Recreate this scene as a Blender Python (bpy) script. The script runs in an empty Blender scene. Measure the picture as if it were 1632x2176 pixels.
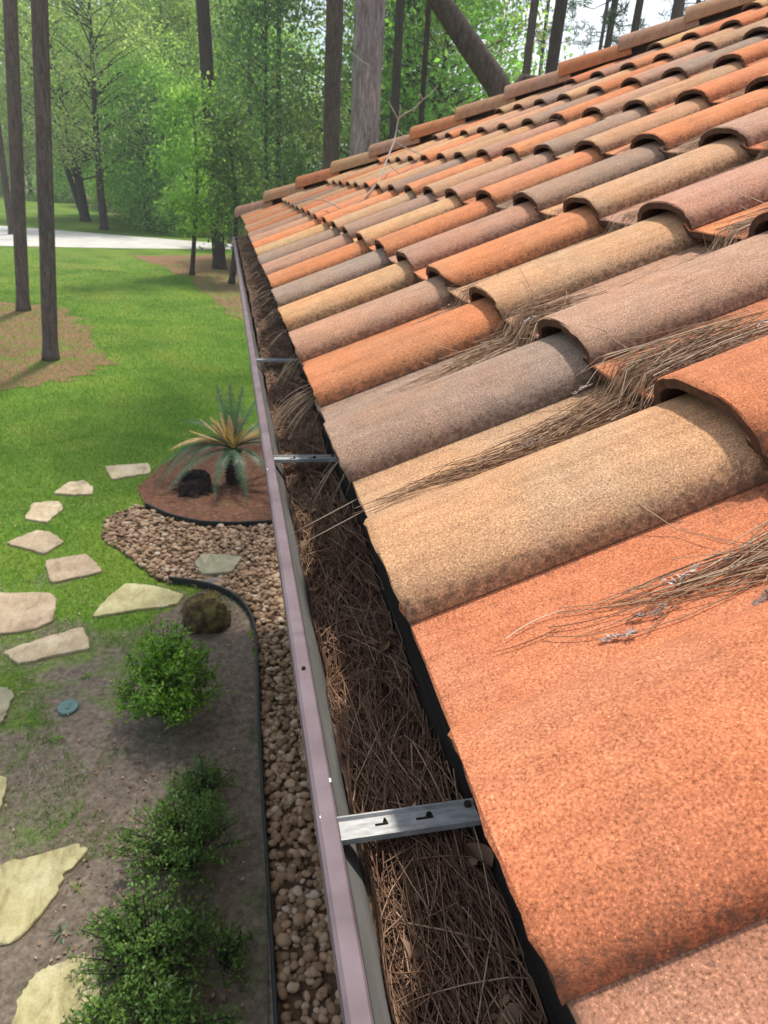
import bpy, math, random
import numpy as np
from mathutils import Vector, Matrix
random.seed(7)
RNG = np.random.default_rng(11)
PI = math.pi
C = bpy.context.scene.collection
scn = bpy.context.scene

# ------------------------------------------------------------------ camera
CAM_R = np.array([[0.9777452363316319, -0.20105760237270534, 0.05991738778459631],
                  [-0.031779546564330505, -0.4242416513887978, -0.9049912052871154],
                  [0.2073748134440538, 0.8829466924763855, -0.4211897731355772]])
CAM_C = np.array([-0.1417334624222772, -0.17018255554771183, 0.33570127107491277])
FPX = 1500.0
cd = bpy.data.cameras.new('camera')
cam = bpy.data.objects.new('camera', cd)
C.objects.link(cam)
cd.sensor_fit = 'VERTICAL'
cd.sensor_height = 7.6
cd.sensor_width = 5.7
cd.lens = FPX / 2176 * 7.6
cd.clip_start = 0.02
cd.clip_end = 3000
cd.dof.use_dof = True
cd.dof.focus_distance = 0.62
cd.dof.aperture_fstop = 4.5
r_, d_, f_ = CAM_R
cam.matrix_world = Matrix(((r_[0], -d_[0], -f_[0], CAM_C[0]), (r_[1], -d_[1], -f_[1], CAM_C[1]),
                           (r_[2], -d_[2], -f_[2], CAM_C[2]), (0, 0, 0, 1)))
scn.camera = cam

# ------------------------------------------------------------------ world, sun, exposure
SUN_EL = math.radians(71)
SUN_DIR = np.array([0.44, 0.898, 0.0]) * math.cos(SUN_EL) + np.array([0, 0, math.sin(SUN_EL)])
world = bpy.data.worlds.new("World")
scn.world = world
world.use_nodes = True
wt = world.node_tree
wt.nodes.clear()
sky = wt.nodes.new('ShaderNodeTexSky')
sky.sky_type = 'NISHITA'
sky.sun_disc = False
sky.sun_elevation = SUN_EL
sky.sun_rotation = math.atan2(SUN_DIR[0], SUN_DIR[1])
sky.air_density = 1.0
sky.dust_density = 2.0
sky.ozone_density = 1.0
tc = wt.nodes.new('ShaderNodeTexCoord')
cn = wt.nodes.new('ShaderNodeTexNoise')
cn.inputs['Scale'].default_value = 3.2
cn.inputs['Detail'].default_value = 6
cn.inputs['Roughness'].default_value = 0.6
cr = wt.nodes.new('ShaderNodeValToRGB')
cr.color_ramp.elements[0].position = 0.46
cr.color_ramp.elements[1].position = 0.60
cmix = wt.nodes.new('ShaderNodeMixRGB')
cmix.inputs['Color2'].default_value = (6.6, 7.1, 7.7, 1)
bg = wt.nodes.new('ShaderNodeBackground')
bg.inputs['Strength'].default_value = 0.15
wo = wt.nodes.new('ShaderNodeOutputWorld')
wt.links.new(tc.outputs['Generated'], cn.inputs['Vector'])
wt.links.new(cn.outputs['Fac'], cr.inputs['Fac'])
wt.links.new(cr.outputs['Color'], cmix.inputs['Fac'])
wt.links.new(sky.outputs['Color'], cmix.inputs['Color1'])
wt.links.new(cmix.outputs['Color'], bg.inputs['Color'])
wt.links.new(bg.outputs['Background'], wo.inputs['Surface'])

sl = bpy.data.lights.new('sun', 'SUN')
sl.energy = 3.5
sl.angle = math.radians(3.5)
sl.color = (1.0, 0.95, 0.87)
so = bpy.data.objects.new('sun', sl)
C.objects.link(so)
so.rotation_euler = Vector(SUN_DIR).to_track_quat('Z', 'Y').to_euler()
so.location = (5, 5, 20)
scn.view_settings.view_transform = 'Standard'
scn.view_settings.look = 'None'
scn.view_settings.exposure = 0.5
scn.view_settings.gamma = 1
scn.view_settings.use_curve_mapping = False
scn.render.engine = 'CYCLES'
scn.render.resolution_x = 768
scn.render.resolution_y = 1024

# ------------------------------------------------------------------ helpers
G = -3.4            # ground level (z = 0 is the eave edge of the tiles)
TH = math.radians(26.565)
W = 0.308           # tile spacing along the eave
E_ = 0.3292         # tile exposure up the slope
S_ = np.array([math.cos(TH), 0, math.sin(TH)])
N_ = np.array([-math.sin(TH), 0, math.cos(TH)])
T_ = np.array([0, 1.0, 0])
YC = 20 * W


def pray(px, py):
    return CAM_R.T @ np.array([(px - 816) / FPX, (py - 1088) / FPX, 1.0])


def ong(px, py, z=G):
    d = pray(px, py)
    return CAM_C + (z - CAM_C[2]) / d[2] * d


def away(px, py, dist):
    d = pray(px, py)
    return CAM_C + d * dist / math.hypot(d[0], d[1])


def project(X):
    c = (np.atleast_2d(np.asarray(X, float)) - CAM_C) @ CAM_R.T
    return np.c_[816 + FPX * c[:, 0] / c[:, 2], 1088 + FPX * c[:, 1] / c[:, 2], c[:, 2]]


def meshdata(name, V, F, attrs=None, smooth=False):
    """V (n,3) array, F list of faces or (m,k) int array"""
    me = bpy.data.meshes.new(name)
    V = np.asarray(V, np.float32)
    if isinstance(F, np.ndarray):
        m, k = F.shape
        me.vertices.add(len(V))
        me.vertices.foreach_set('co', V.ravel())
        me.loops.add(m * k)
        me.loops.foreach_set('vertex_index', F.astype(np.int32).ravel())
        me.polygons.add(m)
        me.polygons.foreach_set('loop_start', np.arange(0, m * k, k, dtype=np.int32))
        me.polygons.foreach_set('loop_total', np.full(m, k, dtype=np.int32))
        me.update(calc_edges=True)
    else:
        me.from_pydata([tuple(map(float, v)) for v in V], [], [tuple(int(i) for i in f) for f in F])
        me.update()
    if smooth:
        me.polygons.foreach_set('use_smooth', np.ones(len(me.polygons), dtype=bool))
    if attrs:
        for an, av in attrs.items():
            a = me.attributes.new(an, 'FLOAT', 'POINT')
            a.data.foreach_set('value', np.asarray(av, np.float32))
    return me


def obj(name, me, m=None, parent=None, loc=None, label=None, cat=None, group=None, kind=None):
    o = bpy.data.objects.new(name, me)
    C.objects.link(o)
    if m is not None and me is not None:
        me.materials.clear()
        me.materials.append(m)
    if parent is not None:
        o.parent = parent
    if loc is not None:
        o.location = [float(v) for v in loc]
    if label: o['label'] = label
    if cat: o['category'] = cat
    if group: o['group'] = group
    if kind: o['kind'] = kind
    return o


def thing(name, label, cat, loc=(0, 0, 0), group=None):
    return obj(name, None, None, None, loc, label, cat, group)


class Buf:
    def __init__(s): s.v = []; s.f = []; s.n = 0; s.a = []

    def add(s, V, F, a=0.0):
        V = np.asarray(V, float)
        s.v.append(V); s.a.append(np.full(len(V), a) if np.isscalar(a) else np.asarray(a))
        s.f += [tuple(int(i) + s.n for i in f) for f in F]
        s.n += len(V)

    def box(s, x0, x1, y0, y1, z0, z1, a=0.0):
        V = [(x, y, z) for x in (x0, x1) for y in (y0, y1) for z in (z0, z1)]
        s.add(V, [(0, 1, 3, 2), (4, 6, 7, 5), (0, 4, 5, 1), (2, 3, 7, 6), (0, 2, 6, 4), (1, 5, 7, 3)], a)

    def tube(s, pts, rad, k=6, a=0.0, cap=True, jit=0.0, rng=RNG):
        pts = np.asarray(pts, float)
        n = len(pts)
        rad = np.full(n, rad) if np.isscalar(rad) else np.asarray(rad)
        tg = np.gradient(pts, axis=0)
        tg /= np.linalg.norm(tg, axis=1)[:, None] + 1e-12
        up = np.array([0, 0, 1.0]) if abs(tg[0][2]) < 0.9 else np.array([1.0, 0, 0])
        V = []
        u = np.cross(tg[0], up); u /= np.linalg.norm(u)
        for i in range(n):
            u = u - tg[i] * (u @ tg[i]); u /= np.linalg.norm(u) + 1e-12
            v = np.cross(tg[i], u)
            an = np.arange(k) * 2 * PI / k
            rr = rad[i] * (1 + (rng.normal(0, jit, k) if jit else 0))
            V.append(pts[i] + np.outer(np.cos(an) * rr, u) + np.outer(np.sin(an) * rr, v))
        V = np.concatenate(V)
        F = [(i * k + j, i * k + (j + 1) % k, (i + 1) * k + (j + 1) % k, (i + 1) * k + j)
             for i in range(n - 1) for j in range(k)]
        if cap:
            F += [tuple(range(k))[::-1], tuple((n - 1) * k + j for j in range(k))]
        s.add(V, F, a)

    def mesh(s, name, smooth=False, attr=True):
        if not s.v:
            return meshdata(name, np.zeros((0, 3)), [])
        V = np.concatenate(s.v)
        me = bpy.data.meshes.new(name)
        me.from_pydata(V.tolist(), [], s.f)
        me.update()
        if smooth:
            me.polygons.foreach_set('use_smooth', np.ones(len(me.polygons), dtype=bool))
        if attr:
            a = me.attributes.new('rnd', 'FLOAT', 'POINT')
            a.data.foreach_set('value', np.concatenate(s.a).astype(np.float32))
        return me


# ------------------------------------------------------------------ materials
def newmat(name):
    m = bpy.data.materials.new(name)
    m.use_nodes = True
    nt = m.node_tree
    b = nt.nodes['Principled BSDF']
    return m, nt, b


def nd(nt, t, **kw):
    n = nt.nodes.new(t)
    for k, v in kw.items():
        if k in n.inputs:
            n.inputs[k].default_value = v
        else:
            setattr(n, k, v)
    return n


def ramp(nt, stops, fac, interp='LINEAR'):
    r = nt.nodes.new('ShaderNodeValToRGB')
    r.color_ramp.interpolation = interp
    els = r.color_ramp.elements
    while len(els) < len(stops): els.new(0.5)
    for e, (p, c) in zip(els, stops):
        e.position = p
        e.color = c if len(c) == 4 else (*c, 1)
    nt.links.new(fac, r.inputs['Fac'])
    return r.outputs['Color']


def noise(nt, scale, detail=4, rough=0.55, vec=None, dist=0.0):
    n = nt.nodes.new('ShaderNodeTexNoise')
    n.inputs['Scale'].default_value = scale
    n.inputs['Detail'].default_value = detail
    n.inputs['Roughness'].default_value = rough
    n.inputs['Distortion'].default_value = dist
    if vec is not None: nt.links.new(vec, n.inputs['Vector'])
    return n.outputs['Fac']


def mixc(nt, fac, a, b, mode='MIX'):
    m = nt.nodes.new('ShaderNodeMixRGB')
    m.blend_type = mode
    for sock, v in ((m.inputs['Fac'], fac), (m.inputs['Color1'], a), (m.inputs['Color2'], b)):
        if isinstance(v, (int, float)): sock.default_value = v
        elif isinstance(v, tuple): sock.default_value = v if len(v) == 4 else (*v, 1)
        else: nt.links.new(v, sock)
    return m.outputs['Color']


def bump(nt, b, h, strength, dist):
    n = nt.nodes.new('ShaderNodeBump')
    n.inputs['Strength'].default_value = strength
    n.inputs['Distance'].default_value = dist
    nt.links.new(h, n.inputs['Height'])
    nt.links.new(n.outputs['Normal'], b.inputs['Normal'])


def pos(nt):
    return nt.nodes.new('ShaderNodeNewGeometry').outputs['Position']


def mapping(nt, vec, scale):
    m = nt.nodes.new('ShaderNodeMapping')
    m.inputs['Scale'].default_value = scale
    nt.links.new(vec, m.inputs['Vector'])
    return m.outputs['Vector']


def tile_mat():
    m, nt, b = newmat('granular_clay')
    oi = nt.nodes.new('ShaderNodeObjectInfo')
    P = pos(nt)
    col = oi.outputs['Color']
    # broad colour blending, as fired or flashed tiles have
    n1 = noise(nt, 5.5, 3, 0.5, P, 0.4)
    warm = mixc(nt, 1.0, col, (1.06, 0.95, 0.86), 'MULTIPLY')
    cool = mixc(nt, 1.0, col, (0.94, 0.97, 0.98), 'MULTIPLY')
    c = mixc(nt, ramp(nt, [(0.38, (0, 0, 0)), (0.62, (1, 1, 1))], n1), warm, cool)
    n2 = noise(nt, 32, 4, 0.65, P)
    c = mixc(nt, 1.0, c, ramp(nt, [(0.3, (0.86, 0.85, 0.84)), (0.7, (1.08, 1.08, 1.08))], n2), 'MULTIPLY')
    # grain
    g = noise(nt, 540, 3, 0.8, P)
    c = mixc(nt, 1.0, c, ramp(nt, [(0.35, (0.42, 0.37, 0.34)), (0.455, (0.90, 0.89, 0.88)), (0.55, (1.06, 1.06, 1.06)),
                                   (0.65, (1.7, 1.7, 1.65))], g), 'MULTIPLY')
    v = nt.nodes.new('ShaderNodeTexVoronoi')
    v.inputs['Scale'].default_value = 330
    nt.links.new(P, v.inputs['Vector'])
    sp = ramp(nt, [(0.06, (1, 1, 1)), (0.14, (0, 0, 0))], v.outputs['Distance'])
    vs = nt.nodes.new('ShaderNodeSeparateColor')
    nt.links.new(v.outputs['Color'], vs.inputs['Color'])
    pick = nt.nodes.new('ShaderNodeMath'); pick.operation = 'GREATER_THAN'; pick.inputs[1].default_value = 0.80
    nt.links.new(vs.outputs['Red'], pick.inputs[0])
    mu = nt.nodes.new('ShaderNodeMath'); mu.operation = 'MULTIPLY'
    nt.links.new(sp, mu.inputs[0]); nt.links.new(pick.outputs[0], mu.inputs[1])
    c = mixc(nt, mu.outputs[0], c, mixc(nt, 1.0, c, (3.0, 3.1, 3.1), 'MULTIPLY'))
    # run-off streaks down the slope
    stk = noise(nt, 1.0, 5, 0.7, mapping(nt, P, (5.0, 75.0, 5.0)))
    c = mixc(nt, 1.0, c, ramp(nt, [(0.32, (0.80, 0.79, 0.78)), (0.55, (1.0, 1.0, 1.0)), (0.75, (1.07, 1.07, 1.07))], stk), 'MULTIPLY')
    # grime and lichen collected along the lower lip and in the valley
    at = nt.nodes.new('ShaderNodeAttribute'); at.attribute_name = 'dirt'
    dn = noise(nt, 130, 5, 0.75, P)
    ds = nt.nodes.new('ShaderNodeMath'); ds.operation = 'MULTIPLY_ADD'; ds.inputs[1].default_value = 0.36; ds.inputs[2].default_value = 0.0
    nt.links.new(at.outputs['Fac'], ds.inputs[0])
    da = nt.nodes.new('ShaderNodeMath'); da.operation = 'ADD'
    nt.links.new(ds.outputs[0], da.inputs[0]); nt.links.new(dn, da.inputs[1])
    c = mixc(nt, ramp(nt, [(0.74, (0, 0, 0)), (0.95, (0.8, 0.8, 0.8))], da.outputs[0]), c, (0.10, 0.062, 0.042))
    # dark weather stains
    st = noise(nt, 11, 5, 0.7, P, 0.6)
    c = mixc(nt, ramp(nt, [(0.62, (0, 0, 0)), (0.82, (0.40, 0.40, 0.40))], st), c, mixc(nt, 1.0, c, (0.62, 0.60, 0.60), 'MULTIPLY'))
    nt.links.new(c, b.inputs['Base Color'])
    b.inputs['Roughness'].default_value = 0.92
    b.inputs['Specular IOR Level'].default_value = 0.2
    bump(nt, b, g, 0.5, 0.0010)
    return m


def simple(name, stops, scale, detail=5, rough=0.9, bs=0.3, bd=0.01, vecscale=None, spec=0.3, metal=0.0, objspace=False):
    m, nt, b = newmat(name)
    v = nt.nodes.new('ShaderNodeTexCoord').outputs['Object'] if objspace else pos(nt)
    if vecscale: v = mapping(nt, v, vecscale)
    n = noise(nt, scale, detail, 0.6, v)
    nt.links.new(ramp(nt, stops, n), b.inputs['Base Color'])
    b.inputs['Roughness'].default_value = rough
    b.inputs['Specular IOR Level'].default_value = spec
    b.inputs['Metallic'].default_value = metal
    if bs: bump(nt, b, n, bs, bd)
    return m


def attrmat(name, stops, rough=0.8, transl=0.0, objvar=0.0, spec=0.25):
    """colour from the per-piece random attribute"""
    m, nt, b = newmat(name)
    a = nt.nodes.new('ShaderNodeAttribute')
    a.attribute_name = 'rnd'
    c = ramp(nt, stops, a.outputs['Fac'])
    if objvar:
        oi = nt.nodes.new('ShaderNodeObjectInfo')
        hsv = nt.nodes.new('ShaderNodeHueSaturation')
        mr = nd(nt, 'ShaderNodeMapRange'); mr.inputs['To Min'].default_value = 1 - objvar; mr.inputs['To Max'].default_value = 1 + objvar
        nt.links.new(oi.outputs['Random'], mr.inputs['Value'])
        nt.links.new(mr.outputs['Result'], hsv.inputs['Value'])
        mr2 = nd(nt, 'ShaderNodeMapRange'); mr2.inputs['To Min'].default_value = 0.475; mr2.inputs['To Max'].default_value = 0.52
        nt.links.new(oi.outputs['Random'], mr2.inputs['Value'])
        nt.links.new(mr2.outputs['Result'], hsv.inputs['Hue'])
        nt.links.new(c, hsv.inputs['Color'])
        c = hsv.outputs['Color']
    nt.links.new(c, b.inputs['Base Color'])
    b.inputs['Roughness'].default_value = rough
    b.inputs['Specular IOR Level'].default_value = spec
    if transl:
        tr = nt.nodes.new('ShaderNodeBsdfTranslucent')
        nt.links.new(mixc(nt, 1.0, c, (1.6, 1.95, 0.95), 'MULTIPLY'), tr.inputs['Color'])
        ms = nt.nodes.new('ShaderNodeMixShader')
        ms.inputs['Fac'].default_value = transl
        nt.links.new(b.outputs['BSDF'], ms.inputs[1])
        nt.links.new(tr.outputs['BSDF'], ms.inputs[2])
        nt.links.new(ms.outputs['Shader'], nt.nodes['Material Output'].inputs['Surface'])
    return m


M = {}
M['tile'] = tile_mat()
M['tile_shade'] = simple('clay_painted_shade', [(0.3, (0.05, 0.025, 0.016)), (0.7, (0.115, 0.058, 0.036))], 90, 5, 0.95, 0.4, 0.002)  # arch shade put into the colour of tile ends and undersides
M['needle'] = attrmat('dry_needle', [(0.0, (0.09, 0.045, 0.026)), (0.4, (0.24, 0.13, 0.072)), (0.75, (0.38, 0.25, 0.15)), (1.0, (0.58, 0.46, 0.33))], 0.6)
M['needle_gutter'] = attrmat('rotting_needle', [(0.0, (0.055, 0.028, 0.017)), (0.5, (0.20, 0.108, 0.062)), (0.9, (0.38, 0.235, 0.145)), (1.0, (0.56, 0.41, 0.28))], 0.6)
M['bark'] = None


def bark_mat(name, a, b_, c_, sc=5):
    m, nt, b = newmat(name)
    v = nt.nodes.new('ShaderNodeTexCoord').outputs['Object']
    vv = mapping(nt, v, (1, 1, 0.16))
    vo = nt.nodes.new('ShaderNodeTexVoronoi'); vo.inputs['Scale'].default_value = sc * 5
    vo.feature = 'DISTANCE_TO_EDGE'
    nt.links.new(vv, vo.inputs['Vector'])
    n = noise(nt, sc * 4, 7, 0.75, vv, 0.5)
    c = ramp(nt, [(0.3, a), (0.55, b_), (0.75, c_)], n)
    c = mixc(nt, ramp(nt, [(0.0, (0.35, 0.35, 0.35)), (0.12, (0, 0, 0))], vo.outputs['Distance']), c, tuple(0.45 * x for x in a))
    n2 = noise(nt, 0.5, 3, 0.6, v)
    c = mixc(nt, 1.0, c, ramp(nt, [(0.35, (0.78, 0.80, 0.84)), (0.65, (1.15, 1.02, 0.95))], n2), 'MULTIPLY')
    nt.links.new(c, b.inputs['Base Color'])
    b.inputs['Roughness'].default_value = 0.95
    b.inputs['Specular IOR Level'].default_value = 0.1
    bump(nt, b, n, 0.8, 0.02)
    return m


M['bark'] = bark_mat('pine_bark', (0.13, 0.10, 0.09), (0.33, 0.28, 0.26), (0.56, 0.51, 0.48))
M['bark_red'] = bark_mat('reddish_pine_bark', (0.08, 0.06, 0.052), (0.165, 0.13, 0.115), (0.27, 0.23, 0.21))
M['bark_mid'] = bark_mat('brown_bark', (0.05, 0.038, 0.03), (0.125, 0.098, 0.08), (0.21, 0.175, 0.15))
M['bark_dark'] = bark_mat('dark_bark', (0.035, 0.028, 0.022), (0.075, 0.062, 0.05), (0.14, 0.12, 0.10))
M['leaf'] = attrmat('spring_leaf', [(0.0, (0.09, 0.16, 0.035)), (0.45, (0.20, 0.32, 0.07)), (0.8, (0.33, 0.46, 0.12)), (1.0, (0.48, 0.56, 0.20))], 0.55, 0.5, 0.22)
M['leaf_dark'] = attrmat('deep_green_leaf', [(0.0, (0.06, 0.11, 0.04)), (0.6, (0.12, 0.21, 0.07)), (1.0, (0.21, 0.31, 0.11))], 0.5, 0.45, 0.2)
M['leaf_pale'] = attrmat('pale_olive_leaf', [(0.0, (0.14, 0.17, 0.07)), (0.5, (0.27, 0.31, 0.13)), (1.0, (0.44, 0.45, 0.24))], 0.6, 0.5, 0.2)
M['pine_needle_green'] = attrmat('green_pine_needle', [(0.0, (0.02, 0.05, 0.02)), (0.6, (0.06, 0.11, 0.045)), (1.0, (0.13, 0.19, 0.09))], 0.5, 0.15, 0.15)
M['bush_bright'] = attrmat('bright_shrub_leaf', [(0.0, (0.035, 0.09, 0.012)), (0.5, (0.12, 0.25, 0.025)), (1.0, (0.30, 0.48, 0.06))], 0.4, 0.3)
M['bush_dark'] = attrmat('dark_shrub_leaf', [(0.0, (0.028, 0.065, 0.015)), (0.5, (0.085, 0.165, 0.03)), (1.0, (0.21, 0.33, 0.065))], 0.4, 0.25)
M['gutter'] = simple('mauve_painted_metal', [(0.3, (0.108, 0.078, 0.084)), (0.5, (0.155, 0.114, 0.124)), (0.72, (0.19, 0.145, 0.155))], 14, 8, 0.65, 0.05, 0.001, spec=0.3)
M['gutter_in'] = simple('weathered_grey_gutter_metal', [(0.3, (0.09, 0.088, 0.08)), (0.55, (0.15, 0.145, 0.135)), (0.75, (0.24, 0.23, 0.215))], 9, 7, 0.7, 0.1, 0.002, (1, 0.35, 2.5), 0.4)
M['alu'] = simple('dull_aluminium', [(0.3, (0.25, 0.245, 0.235)), (0.7, (0.46, 0.455, 0.44))], 60, 6, 0.6, 0.1, 0.0008, (1, 5, 1), 0.3, 0.3)
M['fascia'] = simple('dark_fascia_metal', [(0.35, (0.012, 0.010, 0.009)), (0.75, (0.035, 0.029, 0.025))], 14, 7, 0.9, 0.15, 0.002, (1, 0.3, 3), 0.05)
M['stucco'] = simple('tan_stucco', [(0.3, (0.42, 0.33, 0.24)), (0.7, (0.52, 0.42, 0.32))], 60, 4, 0.95, 0.4, 0.004)
M['felt'] = simple('roof_underlay', [(0.3, (0.03, 0.025, 0.02)), (0.7, (0.07, 0.055, 0.045))], 30)
M['humus'] = simple('brown_humus', [(0.3, (0.05, 0.027, 0.016)), (0.5, (0.13, 0.073, 0.043)), (0.75, (0.24, 0.15, 0.095))], 55, 6, 0.95, 0.9, 0.008)
M['stone_cream'] = simple('cream_flagstone', [(0.3, (0.34, 0.255, 0.16)), (0.5, (0.44, 0.35, 0.225)), (0.72, (0.52, 0.45, 0.32))], 5, 7, 0.9, 0.35, 0.01)
M['stone_pink'] = simple('pinkish_flagstone', [(0.3, (0.29, 0.215, 0.14)), (0.5, (0.37, 0.28, 0.185)), (0.72, (0.44, 0.355, 0.25))], 6, 7, 0.9, 0.35, 0.01)
M['stone_yellow'] = simple('yellow_flagstone', [(0.3, (0.29, 0.25, 0.115)), (0.5, (0.40, 0.355, 0.18)), (0.72, (0.50, 0.455, 0.27))], 5, 7, 0.9, 0.35, 0.01)
M['stone_grey'] = simple('greenish_grey_flagstone', [(0.3, (0.22, 0.21, 0.13)), (0.7, (0.34, 0.31, 0.21))], 6, 7, 0.9, 0.35, 0.01)
def stone_mat(m, cleft=1.0):
    nt = m.node_tree; b = nt.nodes['Principled BSDF']
    src = b.inputs['Base Color'].links[0].from_socket
    v = pos(nt)
    n1 = noise(nt, 9, 6, 0.7, mapping(nt, v, (1, .35, 1)), 1.2)
    c = mixc(nt, 1.0, src, ramp(nt, [(0.32, (0.62, 0.60, 0.56)), (0.47, (0.96, 0.95, 0.93)), (0.7, (1.12, 1.12, 1.14))], n1), 'MULTIPLY')
    n2 = noise(nt, 3.5, 5, 0.7, v)
    c = mixc(nt, ramp(nt, [(0.56, (0, 0, 0)), (0.70, (0.55, 0.55, 0.55))], n2), c, (0.16, 0.13, 0.085))
    n3 = noise(nt, 70, 5, 0.8, v)
    c = mixc(nt, 1.0, c, ramp(nt, [(0.35, (0.8, 0.8, 0.8)), (0.6, (1.06, 1.06, 1.06))], n3), 'MULTIPLY')
    nt.links.new(c, b.inputs['Base Color'])


for k_ in ('stone_cream', 'stone_pink', 'stone_yellow', 'stone_grey'): stone_mat(M[k_])
M['edging'] = simple('black_edging', [(0.3, (0.012, 0.014, 0.013)), (0.7, (0.03, 0.035, 0.03))], 20, 3, 0.5, 0.1)
M['pebble'] = attrmat('river_pebble', [(0.0, (0.10, 0.058, 0.032)), (0.45, (0.235, 0.145, 0.083)), (0.75, (0.36, 0.25, 0.16)), (0.95, (0.42, 0.36, 0.29)), (1.0, (0.62, 0.57, 0.50))], 0.75)
M['grass'] = attrmat('grass_blade', [(0.0, (0.055, 0.115, 0.015)), (0.5, (0.145, 0.26, 0.03)), (0.88, (0.24, 0.35, 0.055)), (1.0, (0.36, 0.35, 0.16))], 0.6, 0.3)
M['sago'] = attrmat('sago_frond', [(0.0, (0.03, 0.065, 0.035)), (0.6, (0.075, 0.14, 0.075)), (1.0, (0.18, 0.25, 0.15))], 0.4, 0.15)
M['sago_dry'] = attrmat('dry_sago_frond', [(0.0, (0.30, 0.17, 0.08)), (0.5, (0.50, 0.33, 0.14)), (1.0, (0.66, 0.50, 0.24))], 0.7, 0.2)
M['stump'] = simple('dark_weathered_wood', [(0.3, (0.012, 0.008, 0.006)), (0.55, (0.035, 0.022, 0.016)), (0.8, (0.11, 0.08, 0.07))], 14, 6, 0.9, 0.9, 0.03)
M['moss'] = simple('mossy_rock', [(0.32, (0.02, 0.013, 0.008)), (0.48, (0.075, 0.05, 0.02)), (0.6, (0.14, 0.12, 0.035)), (0.75, (0.26, 0.22, 0.09))], 11, 6, 0.95, 1.0, 0.03)
M['rock'] = simple('grey_brown_rock', [(0.3, (0.12, 0.10, 0.08)), (0.7, (0.24, 0.20, 0.165))], 12, 6, 0.9, 0.6, 0.02)
M['lid'] = simple('teal_plastic_lid', [(0.3, (0.075, 0.14, 0.13)), (0.7, (0.11, 0.19, 0.175))], 20, 4, 0.5, 0.1)
M['twig'] = simple('bare_pale_twig', [(0.3, (0.26, 0.23, 0.18)), (0.7, (0.42, 0.38, 0.31))], 60, 4, 0.85, 0.3, 0.002)
M['deadleaf'] = attrmat('dead_leaf', [(0.0, (0.10, 0.05, 0.03)), (0.5, (0.24, 0.14, 0.08)), (1.0, (0.42, 0.30, 0.2))], 0.7, 0.15)
M['bract'] = attrmat('pine_catkin', [(0.0, (0.16, 0.10, 0.075)), (0.5, (0.34, 0.25, 0.21)), (1.0, (0.58, 0.52, 0.47))], 0.8)


def grass_variation(m):
    nt = m.node_tree
    b = nt.nodes['Principled BSDF']
    src = b.inputs['Base Color'].links[0].from_socket
    n1 = noise(nt, 0.55, 4, 0.65, pos(nt), 0.6)
    f = ramp(nt, [(0.34, (0.62, 0.74, 0.7)), (0.5, (1.0, 1.0, 1.0)), (0.66, (1.35, 1.12, 1.2))], n1)
    c = mixc(nt, 1.0, src, f, 'MULTIPLY')
    for l in list(src.links): nt.links.new(c, l.to_socket) if l.to_node.type != 'MIX_RGB' or l.to_socket.name == 'Never' else None
    nt.links.new(c, b.inputs['Base Color'])


grass_variation(M['grass'])


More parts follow.
